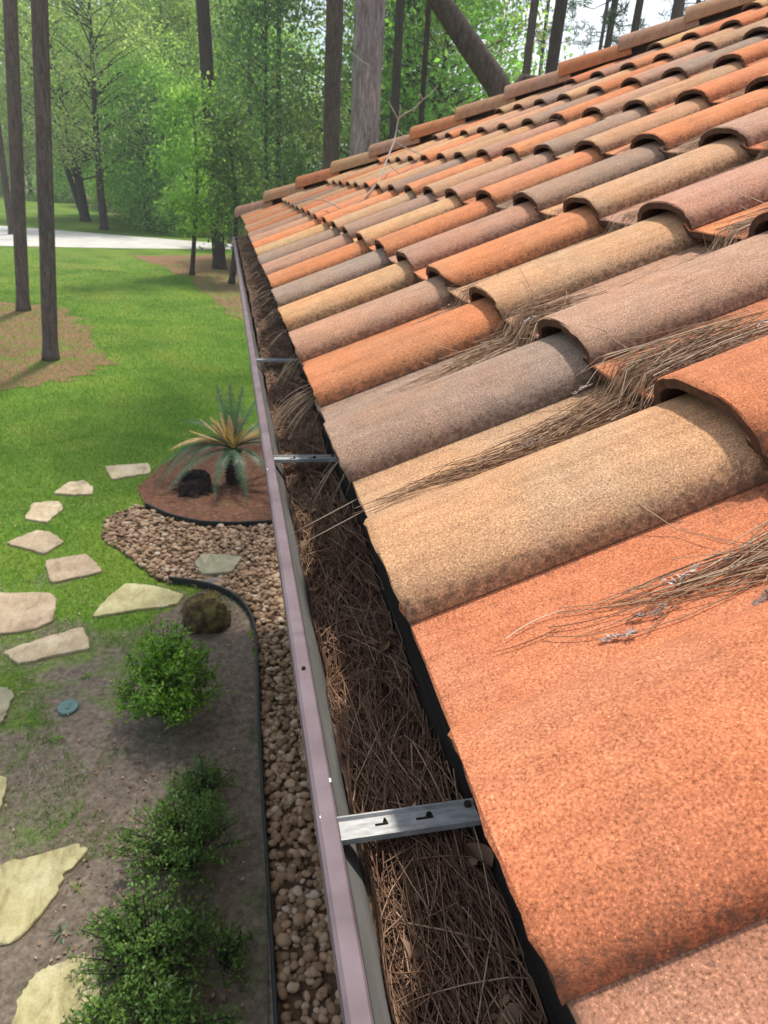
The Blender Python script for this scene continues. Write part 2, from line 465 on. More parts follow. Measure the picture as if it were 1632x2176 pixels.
def ground_mat(name, kind):
    m, nt, b = newmat(name)
    P = pos(nt)
    sx = nt.nodes.new('ShaderNodeSeparateXYZ'); nt.links.new(P, sx.inputs[0])
    big = noise(nt, 0.22, 4, 0.6, P, 0.8)
    mid = noise(nt, 1.3, 5, 0.65, P, 0.3)
    fine = noise(nt, 22, 6, 0.75, P)
    if kind == 'lawn':
        g = ramp(nt, [(0.28, (0.05, 0.092, 0.013)), (0.48, (0.096, 0.168, 0.022)), (0.72, (0.17, 0.25, 0.04))], fine)
        g = mixc(nt, ramp(nt, [(0.52, (0, 0, 0)), (0.72, (0.75, 0.75, 0.75))], big), g, mixc(nt, 1.0, g, (1.5, 1.0, 1.6), 'MULTIPLY'))
        g = mixc(nt, 1.0, g, ramp(nt, [(0.34, (0.62, 0.74, 0.7)), (0.5, (1.0, 1.0, 1.0)), (0.66, (1.35, 1.12, 1.2))], noise(nt, 0.55, 4, 0.65, P, 0.6)), 'MULTIPLY')
        soil = ramp(nt, [(0.3, (0.08, 0.062, 0.045)), (0.5, (0.17, 0.135, 0.105)), (0.75, (0.29, 0.24, 0.19))], fine)
        # more bare soil in the shaded yard close to the house (worn, not painted light)
        mr = nt.nodes.new('ShaderNodeMapRange')
        mr.inputs['From Min'].default_value = 7.6; mr.inputs['From Max'].default_value = 4.0
        nt.links.new(sx.outputs['Y'], mr.inputs['Value'])
        ad = nt.nodes.new('ShaderNodeMath'); ad.operation = 'MULTIPLY_ADD'
        ad.inputs[1].default_value = 0.32; ad.inputs[2].default_value = -0.12
        nt.links.new(mr.outputs['Result'], ad.inputs[0])
        ad2 = nt.nodes.new('ShaderNodeMath'); ad2.operation = 'ADD'
        nt.links.new(ad.outputs[0], ad2.inputs[0]); nt.links.new(mid, ad2.inputs[1])
        c = mixc(nt, ramp(nt, [(0.55, (0, 0, 0)), (0.70, (1, 1, 1))], ad2.outputs[0]), g, soil)
    elif kind == 'soil':
        c = ramp(nt, [(0.3, (0.07, 0.054, 0.04)), (0.5, (0.15, 0.118, 0.09)), (0.75, (0.27, 0.22, 0.17))], fine)
        c = mixc(nt, ramp(nt, [(0.50, (0, 0, 0)), (0.66, (0.8, 0.8, 0.8))], mid), c,
                 ramp(nt, [(0.3, (0.02, 0.04, 0.01)), (0.7, (0.09, 0.14, 0.03))], fine))
    elif kind == 'mulch':
        c = ramp(nt, [(0.3, (0.05, 0.022, 0.014)), (0.5, (0.125, 0.058, 0.036)), (0.75, (0.24, 0.13, 0.085))], fine)
        c = mixc(nt, ramp(nt, [(0.55, (0, 0, 0)), (0.7, (0.5, 0.5, 0.5))], mid), c, (0.10, 0.10, 0.04))
    elif kind == 'straw':
        c = ramp(nt, [(0.3, (0.12, 0.062, 0.036)), (0.5, (0.215, 0.115, 0.07)), (0.75, (0.33, 0.20, 0.13))], fine)
        c = mixc(nt, ramp(nt, [(0.52, (0, 0, 0)), (0.62, (0.75, 0.75, 0.75))], mid), c, (0.12, 0.18, 0.03))
    elif kind == 'road':
        c = ramp(nt, [(0.3, (0.44, 0.41, 0.37)), (0.7, (0.60, 0.575, 0.53))], mid)
        c = mixc(nt, 1.0, c, ramp(nt, [(0.3, (0.85, 0.85, 0.85)), (0.7, (1, 1, 1))], fine), 'MULTIPLY')
    elif kind == 'pebbase':
        c = ramp(nt, [(0.3, (0.03, 0.018, 0.011)), (0.7, (0.12, 0.075, 0.045))], fine)
    elif kind == 'forest':
        c = ramp(nt, [(0.3, (0.09, 0.055, 0.03)), (0.7, (0.22, 0.145, 0.085))], fine)
        c = mixc(nt, ramp(nt, [(0.45, (0, 0, 0)), (0.6, (0.8, 0.8, 0.8))], mid), c, (0.08, 0.14, 0.03))
    nt.links.new(c, b.inputs['Base Color'])
    b.inputs['Roughness'].default_value = 0.95
    b.inputs['Specular IOR Level'].default_value = 0.1
    bump(nt, b, fine, 0.6, 0.02 if kind != 'road' else 0.003)
    return m


# ------------------------------------------------------------------ ground
def sheet(name, poly, z, mat, raggedness=0.0, sub=6, seed=1):
    """flat ground patch with an uneven outline"""
    rg = np.random.default_rng(seed)
    P = []
    n = len(poly)
    for i in range(n):
        a = np.array(poly[i][:2], float); b = np.array(poly[(i + 1) % n][:2], float)
        L = np.linalg.norm(b - a)
        nn = np.array([-(b - a)[1], (b - a)[0]]) / (L + 1e-9)
        for t in np.arange(sub) / sub:
            P.append(a + (b - a) * t + nn * rg.normal(0, raggedness))
    me = bpy.data.meshes.new(name)
    me.from_pydata([(p[0], p[1], z) for p in P], [], [tuple(range(len(P)))])
    me.update()
    return obj(name, me, mat, kind='structure')


o = obj('lawn', meshdata('lawn', [(-396, -56, G), (496, -56, G), (496, 438, G), (-396, 438, G)], [(0, 1, 2, 3)]), ground_mat('lawn_turf', 'lawn'), kind='structure')
gz = G + 0.004
sheet('forest_floor', [(-80, 112), (-26, 112), (-14.5, 84), (-8, 62), (-3, 52), (0.4, 46.5), (1.5, 22), (2.5, 9), (60, 6), (150, 60), (150, 400), (-120, 400)], gz, ground_mat('leaf_litter', 'forest'), 0.5, 8)
rd = [(-120, 57), (-60, 52.0), (-14.31, 50.2), (-9.33, 48.3), (-5.08, 46.6), (0.14, 44.4), (8, 42), (30, 36), (30, 32), (8, 38.5), (0.11, 41.3), (-5.36, 39.3), (-10.37, 38.0), (-40, 33), (-120, 26)]
sheet('road', rd, G + 0.012, ground_mat('pale_concrete_road', 'road'), 0.0)
sm = ground_mat('pine_straw', 'straw')
sheet('straw_bed', [(-4.4, 36.2), (0.1, 38.5), (1.2, 30), (1.2, 20), (0.25, 20.5), (-0.6, 24), (-1.6, 29)], G + 0.008, sm, 0.12, 6, 3)
sheet('straw_bed', [(-9, 24.5), (-6.4, 22.5), (-4.7, 21.8), (-3.4, 18.5), (-2.6, 15.2), (-2.9, 13.9), (-4.4, 13.2), (-8.5, 13.5), (-12, 20)], G + 0.008, sm, 0.15, 6, 4)
sheet('garden_bed', [(-0.02, -3), (-1.9, -3), (-1.75, 2.0), (-1.2, 3.4), (-1.0, 4.8), (-0.86, 5.6), (-0.45, 6.04), (-0.16, 5.86), (0.0, 5.5), (0.0, 4.8)], G + 0.008, ground_mat('bare_soil', 'soil'), 0.03, 5, 5)
mulch_poly = [(-1.19, 7.98), (-0.89, 7.66), (-0.51, 7.42), (-0.14, 7.37), (0.3, 7.38), (1.2, 7.7), (1.6, 8.6), (1.3, 9.8), (0.3, 10.6), (-0.6, 10.3), (-1.1, 9.4), (-1.35, 8.6)]
sheet('mulch_bed', mulch_poly, G + 0.016, ground_mat('reddish_mulch', 'mulch'), 0.0, 4, 6)
peb_poly = [(-1.6, 7.75), (-1.25, 8.02), (-0.89, 7.62), (-0.51, 7.40), (-0.14, 7.35), (0.3, 7.36), (1.2, 7.65), (1.2, -3), (-0.01, -3), (0.01, 4.8), (0.01, 5.5), (-0.16, 5.87), (-0.45, 6.06), (-0.9, 6.2), (-1.21, 6.69), (-1.58, 7.2)]
sheet('pebble_bed_base', peb_poly, G + 0.012, ground_mat('damp_grit', 'pebbase'), 0.0, 2, 7)


def inpoly(x, y, poly):
    x = np.asarray(x); y = np.asarray(y)
    ins = np.zeros(x.shape, bool)
    n = len(poly)
    j = n - 1
    for i in range(n):
        xi, yi = poly[i][:2]; xj, yj = poly[j][:2]
        c = ((yi > y) != (yj > y)) & (x < (xj - xi) * (y - yi) / (yj - yi + 1e-12) + xi)
        ins ^= c
        j = i
    return ins


# ------------------------------------------------------------------ garden: pebbles, edging, flagstones
def ico(sub=1):
    t = (1 + 5 ** .5) / 2
    v = [(-1, t, 0), (1, t, 0), (-1, -t, 0), (1, -t, 0), (0, -1, t), (0, 1, t), (0, -1, -t), (0, 1, -t), (t, 0, -1), (t, 0, 1), (-t, 0, -1), (-t, 0, 1)]
    f = [(0, 11, 5), (0, 5, 1), (0, 1, 7), (0, 7, 10), (0, 10, 11), (1, 5, 9), (5, 11, 4), (11, 10, 2), (10, 7, 6), (7, 1, 8), (3, 9, 4), (3, 4, 2), (3, 2, 6), (3, 6, 8), (3, 8, 9), (4, 9, 5), (2, 4, 11), (6, 2, 10), (8, 6, 7), (9, 8, 1)]
    v = [np.array(p) / np.linalg.norm(p) for p in v]
    for _ in range(sub):
        nf = []; cache = {}
        def mid(a, b):
            k = (min(a, b), max(a, b))
            if k not in cache:
                p = v[a] + v[b]; v.append(p / np.linalg.norm(p)); cache[k] = len(v) - 1
            return cache[k]
        for a, b, c in f:
            x, y, z = mid(a, b), mid(b, c), mid(c, a)
            nf += [(a, x, z), (b, y, x), (c, z, y), (x, y, z)]
        f = nf
    return np.array(v), np.array(f)


def scatter_pebbles():
    iv, jf = ico(1)
    rg = np.random.default_rng(5)
    Vs = []; Fs = []; A = []
    n = 0
    x = rg.uniform(-1.7, 0.62, 16000); y = rg.uniform(0.9, 8.1, 16000)
    ok = inpoly(x, y, peb_poly)
    x = x[ok]; y = y[ok]
    cell = {}
    for px, py in zip(x, y):
        s = rg.choice([0.016, 0.022, 0.028, 0.036], p=[.3, .35, .25, .1])
        key = (int(px / 0.037), int(py / 0.037))
        k = cell.get(key, 0)
        if k >= 2: continue
        cell[key] = k + 1
        sc = s * np.array([rg.uniform(.85, 1.35), rg.uniform(.8, 1.1), rg.uniform(.5, .75)])
        a = rg.uniform(0, 2 * PI)
        ph = rg.uniform(0, 6, 3)
        V = iv * (1 + 0.12 * np.sin(iv @ np.array([2.1, 1.3, 1.7]) * 1.5 + ph[0])[:, None]) * sc
        ca, sa = math.cos(a), math.sin(a)
        ti = rg.normal(0, .25)
        V = V @ np.array([[ca, sa, 0], [-sa, ca, 0], [0, 0, 1]]) @ np.array([[1, 0, ti], [0, 1, 0], [-ti, 0, 1]])
        V += np.array([px, py, G + 0.016 + (0.018 if k else 0) + rg.uniform(0, .006)])
        Vs.append(V); Fs.append(jf + n); n += len(V)
        A.append(np.full(len(V), np.clip(rg.beta(2.2, 2.6), 0, 1)))
    me = meshdata('river_pebbles', np.concatenate(Vs), np.concatenate(Fs), {'rnd': np.concatenate(A)}, True)
    obj('river_pebbles', me, M['pebble'], label='brown and cream river pebbles filling the drip strip along the house', cat='pebbles', kind='stuff')


scatter_pebbles()


def edging(name, pts, label):
    P = np.array(pts, float)
    # resample smooth
    t = np.r_[0, np.cumsum(np.linalg.norm(np.diff(P, axis=0), axis=1))]
    tt = np.linspace(0, t[-1], 60)
    Q = np.c_[np.interp(tt, t, P[:, 0]), np.interp(tt, t, P[:, 1])]
    for _ in range(6):
        Q[1:-1] = (Q[:-2] + 2 * Q[1:-1] + Q[2:]) / 4
    b = Buf()
    tg = np.gradient(Q, axis=0); tg /= np.linalg.norm(tg, axis=1)[:, None]
    nn = np.c_[-tg[:, 1], tg[:, 0]] * 0.007
    V = []
    for q, w in zip(Q, nn):
        V += [(q[0] - w[0], q[1] - w[1], G), (q[0] - w[0], q[1] - w[1], G + 0.07), (q[0] + w[0], q[1] + w[1], G + 0.07), (q[0] + w[0], q[1] + w[1], G)]
    F = [(4 * i + j, 4 * i + j + 1, 4 * i + 5 + j, 4 * i + 4 + j) for i in range(len(Q) - 1) for j in range(3)]
    b.add(V, F)
    top = Buf()
    bead = [(q[0], q[1], G + 0.072) for q in Q]
    b.tube(bead, 0.011, 6)
    return obj(name, b.mesh(name), M['edging'], label=label, cat='garden edging')


edging('landscape_edging', [(-1.19, 7.98), (-0.89, 7.64), (-0.51, 7.41), (-0.14, 7.36), (0.3, 7.37), (1.0, 7.6), (1.45, 8.1)], 'curved black plastic edging between the palm mulch and the pebbles')
edging('landscape_edging', [(-0.80, 6.17), (-0.48, 6.09), (-0.16, 5.88), (0.01, 5.49), (0.01, 4.83), (-0.02, 3.73), (-0.02, 2.93), (-0.02, 2.33), (-0.03, 1.2), (-0.03, -2)], 'long black edging dividing the shrub soil from the pebble strip')

slabs = [
    ([(222, 990), (315, 983), (322, 1003), (236, 1018)], 'stone_cream', 'oblong cream flagstone farthest up the path, next to the sago palm bed'),
    ([(112, 1048), (128, 1036), (145, 1023), (182, 1020), (192, 1030), (200, 1036), (195, 1049), (150, 1050)], 'stone_cream', 'small pale flagstone with an arched edge, second from the palm end of the path'),
    ([(53, 1102), (68, 1068), (125, 1063), (136, 1078), (100, 1109)], 'stone_cream', 'five-sided cream flagstone, third from the palm end of the path'),
    ([(12, 1152), (76, 1125), (105, 1128), (137, 1150), (92, 1176)], 'stone_pink', 'diamond-shaped peach flagstone pointing left in the grass'),
    ([(95, 1190), (182, 1175), (200, 1190), (218, 1213), (112, 1237), (102, 1225)], 'stone_pink', 'pinkish blunt-ended flagstone directly below the diamond-shaped one'),
    ([(-60, 1260), (100, 1257), (122, 1268), (114, 1318), (62, 1338), (-60, 1350)], 'stone_pink', 'big rounded peach flagstone cut by the left edge of the photo'),
    ([(193, 1310), (225, 1270), (265, 1238), (330, 1243), (392, 1262), (375, 1283), (280, 1297)], 'stone_yellow', 'bright pale yellow wedge flagstone touching the mossy clump'),
    ([(5, 1383), (90, 1355), (180, 1330), (193, 1375), (110, 1393), (38, 1410)], 'stone_cream', 'long narrow cream flagstone with a streaked face, below the big rounded one'),
    ([(-60, 1470), (0, 1457), (28, 1468), (22, 1500), (0, 1535), (-60, 1545)], 'stone_grey', 'olive-grey flagstone corner at the left edge, beyond the teal lid'),
    ([(-60, 1640), (15, 1650), (12, 1685), (-2, 1720), (-60, 1745)], 'stone_yellow', 'small flagstone tip showing at the left edge beside bare soil'),
    ([(-100, 1870), (0, 1835), (90, 1812), (165, 1788), (188, 1806), (142, 1850), (120, 1900), (45, 1990), (0, 2010), (-100, 2020)], 'stone_yellow', 'large yellow leaf-shaped flagstone with a pointed tip near the shrubs'),
    ([(15, 2200), (45, 2110), (70, 2070), (110, 2047), (190, 2018), (215, 2090), (195, 2180), (170, 2260), (0, 2260)], 'stone_yellow', 'yellow-green flagstone half hidden under the nearest dark shrub'),
    ([(412, 1195), (430, 1175), (517, 1181), (492, 1214), (430, 1219)], 'stone_grey', 'greenish grey flagstone lying on the river pebbles'),
]


def flagstone(px, mat, label, seed):
    rg = np.random.default_rng(seed)
    on_peb = 'pebbles' in label
    zt = G + (0.070 if on_peb else 0.030)
    P = np.array([ong(x, y, zt)[:2] for x, y in px])
    c = P.mean(0)
    Q = []
    n = len(P)
    for i in range(n):
        a, b = P[i], P[(i + 1) % n]
        L = np.linalg.norm(b - a); nn = np.array([-(b - a)[1], (b - a)[0]]) / L
        k = 6
        for t in np.arange(k) / k:
            tt = t if t else 0.0
            Q.append(a + (b - a) * tt + nn * rg.normal(0, 0.006) * (1 if t else .3) + (c - a) * (0.03 if t == 0 else 0))
    Q = np.array(Q)
    m = len(Q)
    rings = [(1.0, -0.05), (1.0, -0.008), (0.975, 0.0), (0.7, 0.002), (0.35, 0.003)]
    V = []
    for s, dz in rings:
        for q in Q:
            V.append((*(c + (q - c) * s), zt + dz + (0 if s < .98 and s != .975 else rg.normal(0, 0.0012))))
    V.append((*c, zt + 0.003))
    F = [(r * m + i, r * m + (i + 1) % m, (r + 1) * m + (i + 1) % m, (r + 1) * m + i) for r in range(len(rings) - 1) for i in range(m)]
    F += [((len(rings) - 1) * m + i, (len(rings) - 1) * m + (i + 1) % m, len(rings) * m) for i in range(m)]
    V = np.array(V) - np.array([c[0], c[1], G])
    obj('flagstone', meshdata('flagstone', V, F), M[mat], loc=(c[0], c[1], G), label=label, cat='flagstone', group='flagstones of the garden path')


for i, (px, mt, lb) in enumerate(slabs): flagstone(px, mt, lb, 100 + i)

# round lid
c = ong(145, 1506)
b = Buf()
an = np.linspace(0, 2 * PI, 25)[:-1]
V = [(0.075 * math.cos(t) * s, 0.085 * math.sin(t) * s, z) for s, z in ((1, -0.02), (1, 0.02), (0.94, 0.026), (0.8, 0.024), (0.1, 0.027)) for t in an]
b.add(V, [(r * 24 + i, r * 24 + (i + 1) % 24, (r + 1) * 24 + (i + 1) % 24, (r + 1) * 24 + i) for r in range(4) for i in range(24)] + [tuple(4 * 24 + i for i in range(24))])
b.box(-0.012, 0.012, -0.03, 0.03, 0.024, 0.034)
obj('irrigation_lid', b.mesh('irrigation_lid'), M['lid'], loc=c, label='round teal plastic lid set in patchy grass', cat='valve lid')


# rocks
def lump(name, loc, r, mat, label, cat, seed, amp=0.18, sub=4):
    iv, jf = ico(sub)
    rg = np.random.default_rng(seed)
    K = rg.normal(0, 2.2, (10, 3)); ph = rg.uniform(0, 6, 10)
    h = sum(np.sin(iv @ K[i] + ph[i]) for i in range(10)) / 10
    K2 = rg.normal(0, 9, (14, 3)); h2 = sum(np.sin(iv @ K2[i] + i) for i in range(14)) / 14
    V = iv * (1 + amp * h * 2 + amp * .35 * h2)[:, None] * np.array(r)
    V[:, 2] += r[2] * 0.6
    return obj(name, meshdata(name, V, jf, None, True), mat, loc=loc, label=label, cat=cat)


mc = ong(440, 1325)
moss = lump('mossy_rock', mc, (0.20, 0.19, 0.19), M['moss'], 'round dark brown rock furred with yellow-green moss beside the yellow wedge flagstone', 'rock', 3, 0.22)
lump('flat_rock', ong(455, 1243), (0.10, 0.07, 0.04), M['rock'], 'small flat grey-brown rock on the pebbles above the mossy rock', 'rock', 9)
# moss tufts
bt = Buf()
rg = np.random.default_rng(8)
for i in range(900):
    d = rg.normal(0, 1, 3); d /= np.linalg.norm(d)
    if d[2] < -0.1: continue
    p = d * np.array([.21, .20, .20]) + np.array([0, 0, .115])
    e = p + d * rg.uniform(.01, .035) + rg.normal(0, .008, 3)
    s = np.cross(d, rg.normal(0, 1, 3)); s = s / np.linalg.norm(s) * .004
    bt.add([p - s, p + s, e], [(0, 1, 2)], float(np.clip(rg.uniform(0, 1), 0, 1)))
M['mosstuft'] = attrmat('moss_tuft', [(0, (0.04, 0.028, 0.012)), (0.6, (0.11, 0.09, 0.03)), (1, (0.26, 0.23, 0.09))], 0.9)
obj('moss', bt.mesh('moss'), M['mosstuft'], parent=moss, kind='stuff')


# ------------------------------------------------------------------ plants
def leaf_quads(base, direc, up, L, Wd, fold=0.25):
    """arrays -> rhombus leaf, 4 verts each"""
    side = np.cross(direc, up); side /= np.linalg.norm(side, axis=1)[:, None] + 1e-9
    nrm = np.cross(side, direc)
    a = base
    m = base + direc * (L * 0.5)[:, None]
    t = base + direc * L[:, None] - nrm * (L * 0.12)[:, None]
    l = m - side * (Wd * .5)[:, None] + nrm * (Wd * fold)[:, None]
    r = m + side * (Wd * .5)[:, None] + nrm * (Wd * fold)[:, None]
    V = np.stack([a, l, t, r], 1).reshape(-1, 3)
    n = len(base)
    F = np.arange(n * 4).reshape(n, 4)
    return V, F


def rand_dirs(rg, n, upb=0.0):
    d = rg.normal(0, 1, (n, 3)); d[:, 2] += upb
    return d / np.linalg.norm(d, axis=1)[:, None]


def bush(name, loc, rx, ry, h, nst, leaves, L, wr, mat, label, seed, cat='shrub', branchy=0.6):
    rg = np.random.default_rng(seed)
    root = thing(name, label, cat, loc)
    sb = Buf()
    B = []; D = []; U = []; R = []
    for i in range(nst):
        a = rg.uniform(0, 2 * PI); rr = rg.uniform(0.05, 1) ** .6
        tip = np.array([rx * rr * math.cos(a), ry * rr * math.sin(a), h * (1 - 0.55 * rr ** 2) * rg.uniform(.55, 1.08)])
        p0 = np.array([rg.normal(0, .02), rg.normal(0, .02), 0])
        midp = p0 * .5 + tip * .5 + np.array([0, 0, h * .12]) + rg.normal(0, .03, 3)
        pts = np.array([p0 * (1 - t) ** 2 + 2 * midp * t * (1 - t) + tip * t * t for t in np.linspace(0, 1, 6)])
        sb.tube(pts, np.linspace(.006, .002, 6), 4)
        nsub = leaves
        ts = rg.uniform(.35, 1.0, nsub) ** .7
        q = np.array([p0 * (1 - t) ** 2 + 2 * midp * t * (1 - t) + tip * t * t for t in ts])
        q += rg.normal(0, L * branchy, (nsub, 3))
        d = rand_dirs(rg, nsub, .7)
        B.append(q); D.append(d); U.append(rand_dirs(rg, nsub, 1.5))
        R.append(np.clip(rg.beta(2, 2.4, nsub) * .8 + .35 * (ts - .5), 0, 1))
    B = np.concatenate(B); D = np.concatenate(D); U = np.concatenate(U); R = np.concatenate(R)
    B[:, 2] = np.maximum(B[:, 2], .01)
    Ls = L * rg.uniform(.6, 1.25, len(B))
    V, F = leaf_quads(B, D, U, Ls, Ls * wr)
    obj('foliage', meshdata('foliage', V, F, {'rnd': np.repeat(R, 4)}), mat, parent=root)
    obj('stems', sb.mesh('stems', True), M['bark_dark'], parent=root)
    return root


bush('leafy_shrub', (-0.64, 4.18, G), .42, .46, .80, 135, 38, .042, .42, M['bush_bright'], 'bright yellow-green shrub lit by the sun below the mossy rock', 21)
bush('leafy_shrub', (-0.50, 2.86, G), .40, .36, .56, 120, 44, .027, .42, M['bush_dark'], 'dense dark green shrub in the middle of the soil bed', 22)
bush('low_shrub', (-0.40, 3.40, G), .24, .26, .26, 44, 28, .028, .4, M['bush_dark'], 'low sparse green shrub between the bright shrub and the dense dark one', 23)
bush('leafy_shrub', (-0.62, 2.28, G), .40, .36, .46, 110, 42, .028, .45, M['bush_dark'], 'straggly green shrub beside the pointed yellow flagstone', 24)
bush('leafy_shrub', (-0.62, 1.82, G), .50, .32, .46, 130, 46, .028, .42, M['bush_dark'], 'wide dark green shrub at the bottom edge of the photo', 25)
bush('low_shrub', (-0.24, 2.25, G), .15, .22, .2, 24, 20, .03, .4, M['bush_dark'], 'tiny green shrub by the black edging, right of the straggly shrub', 26)


def strappy(name, loc, n, L, w, mat, label, seed, cat='plant'):
    rg = np.random.default_rng(seed)
    b = Buf()
    for i in range(n):
        a = i * 2.4 + rg.uniform(-.3, .3); el = rg.uniform(.3, 1.2)
        d = np.array([math.cos(a) * math.cos(el), math.sin(a) * math.cos(el), math.sin(el)])
        s = np.array([-math.sin(a), math.cos(a), 0])
        l = L * rg.uniform(.7, 1.1)
        V = []
        for t in np.linspace(0, 1, 5):
            c = d * l * t + np.array([0, 0, -l * .45 * t * t])
            ww = w * (1 - t) ** .6 * (.5 + t) if t < 1 else .0005
            V += [c - s * ww, c + s * ww + np.array([0, 0, .002])]
        b.add(V, [(2 * k, 2 * k + 1, 2 * k + 3, 2 * k + 2) for k in range(4)], float(rg.uniform(.3, 1)))
    return obj(name, b.mesh(name), mat, loc=loc, label=label, cat=cat)


strappy('rosette_plant', ong(130, 1985), 11, .10, .008, M['sago'], 'small blue-green star-shaped plant between the pointed flagstone and the shrub', 31)
strappy('weed_tuft', ong(185, 1440), 14, .11, .005, M['grass'], 'light green weed tuft above the teal lid', 32)
strappy('weed_tuft', ong(110, 1575), 14, .12, .005, M['grass'], 'light green weed tuft just below the teal lid', 33)
strappy('weed_tuft', ong(160, 1890), 10, .08, .005, M['grass'], 'little yellow-green weed along the right edge of the pointed flagstone', 34)


# weeds / grass blades as stuff
def grass():
    rg = np.random.default_rng(77)
    n = 190000
    # density falls with distance: sample in a wedge seen by the camera
    y = 3.0 + 33 * rg.uniform(0, 1, n) ** 1.6
    x = rg.uniform(-0.42, 0.06, n) * y + rg.uniform(-.4, .2, n)
    no = inpoly(x, y, mulch_poly) | inpoly(x, y, peb_poly) | (x > 0.1 + 0 * y) & (y < 7.3)
    # thin out in the worn yard
    keep = rg.uniform(0, 1, n) < np.clip((y - 3.2) / 4.2, 0.22, 1) * np.clip((36 - y) / 18, 0, 1)
    K = rg.normal(0, 1.5, (6, 2)); pat = sum(np.sin(x * K[i, 0] + y * K[i, 1] + i) for i in range(6)) / 6
    keep &= (pat > np.interp(y, [3, 5, 7, 9], [.18, .0, -.8, -2]))
    bed = inpoly(x, y, [(-0.02, -3), (-1.0, -3), (-1.2, 3.4), (-1.0, 4.8), (-0.86, 5.6), (-0.45, 6.04), (0, 5.5)])
    keep &= ~(bed & (pat < .35))
    for px, _, lb in slabs:
        P = [ong(a, b_, G + .04)[:2] for a, b_ in px]
        keep &= ~inpoly(x, y, P)
    k = keep & ~no
    x = x[k]; y = y[k]; n = len(x)
    h = rg.uniform(.02, .055, n) * (1 + y * .02); w = .0022 + .00022 * y
    a = rg.uniform(0, 2 * PI, n); ln = rg.normal(0, .55, (n, 2)) * h[:, None]
    base = np.c_[x, y, np.full(n, G)]
    s = np.c_[np.cos(a), np.sin(a), np.zeros(n)] * w[:, None]
    tip = base + np.c_[ln, h]
    V = np.stack([base - s, base + s, tip], 1).reshape(-1, 3)
    R = np.repeat(np.clip(rg.beta(2.5, 2.5, n), 0, 1), 3)
    me = meshdata('grass', V, np.arange(n * 3).reshape(n, 3), {'rnd': R})
    obj('grass', me, M['grass'], label='short green lawn grass thinning out toward the flagstones', cat='grass', kind='stuff')


grass()


# bits of straw, chips and leaves strewn on soil
def chips():
    rg = np.random.default_rng(6)
    n = 3400
    y = 1.6 + 13 * rg.uniform(0, 1, n) ** 1.4; x = rg.uniform(-.38, .06, n) * y - .3
    k = ~inpoly(x, y, peb_poly)
    x = x[k]; y = y[k]; n = len(x)
    a = rg.uniform(0, 2 * PI, n); L = rg.uniform(.005, .016, n); Wd = L * rg.uniform(.25, .7, n)
    c = np.c_[x, y, np.full(n, G + .022)]
    u = np.c_[np.cos(a), np.sin(a), rg.normal(0, .2, n)] * L[:, None]; v = np.c_[-np.sin(a), np.cos(a), rg.normal(0, .3, n)] * Wd[:, None]
    V = np.stack([c - u, c - v, c + u, c + v], 1).reshape(-1, 3)
    R = np.repeat(rg.uniform(0, 1, n) ** 1.5, 4)
    obj('leaf_litter', meshdata('leaf_litter', V, np.arange(n * 4).reshape(n, 4), {'rnd': R}), M['deadleaf'],
        label='brown leaf bits strewn over the soil and mulch', cat='leaf litter', kind='stuff')


chips()


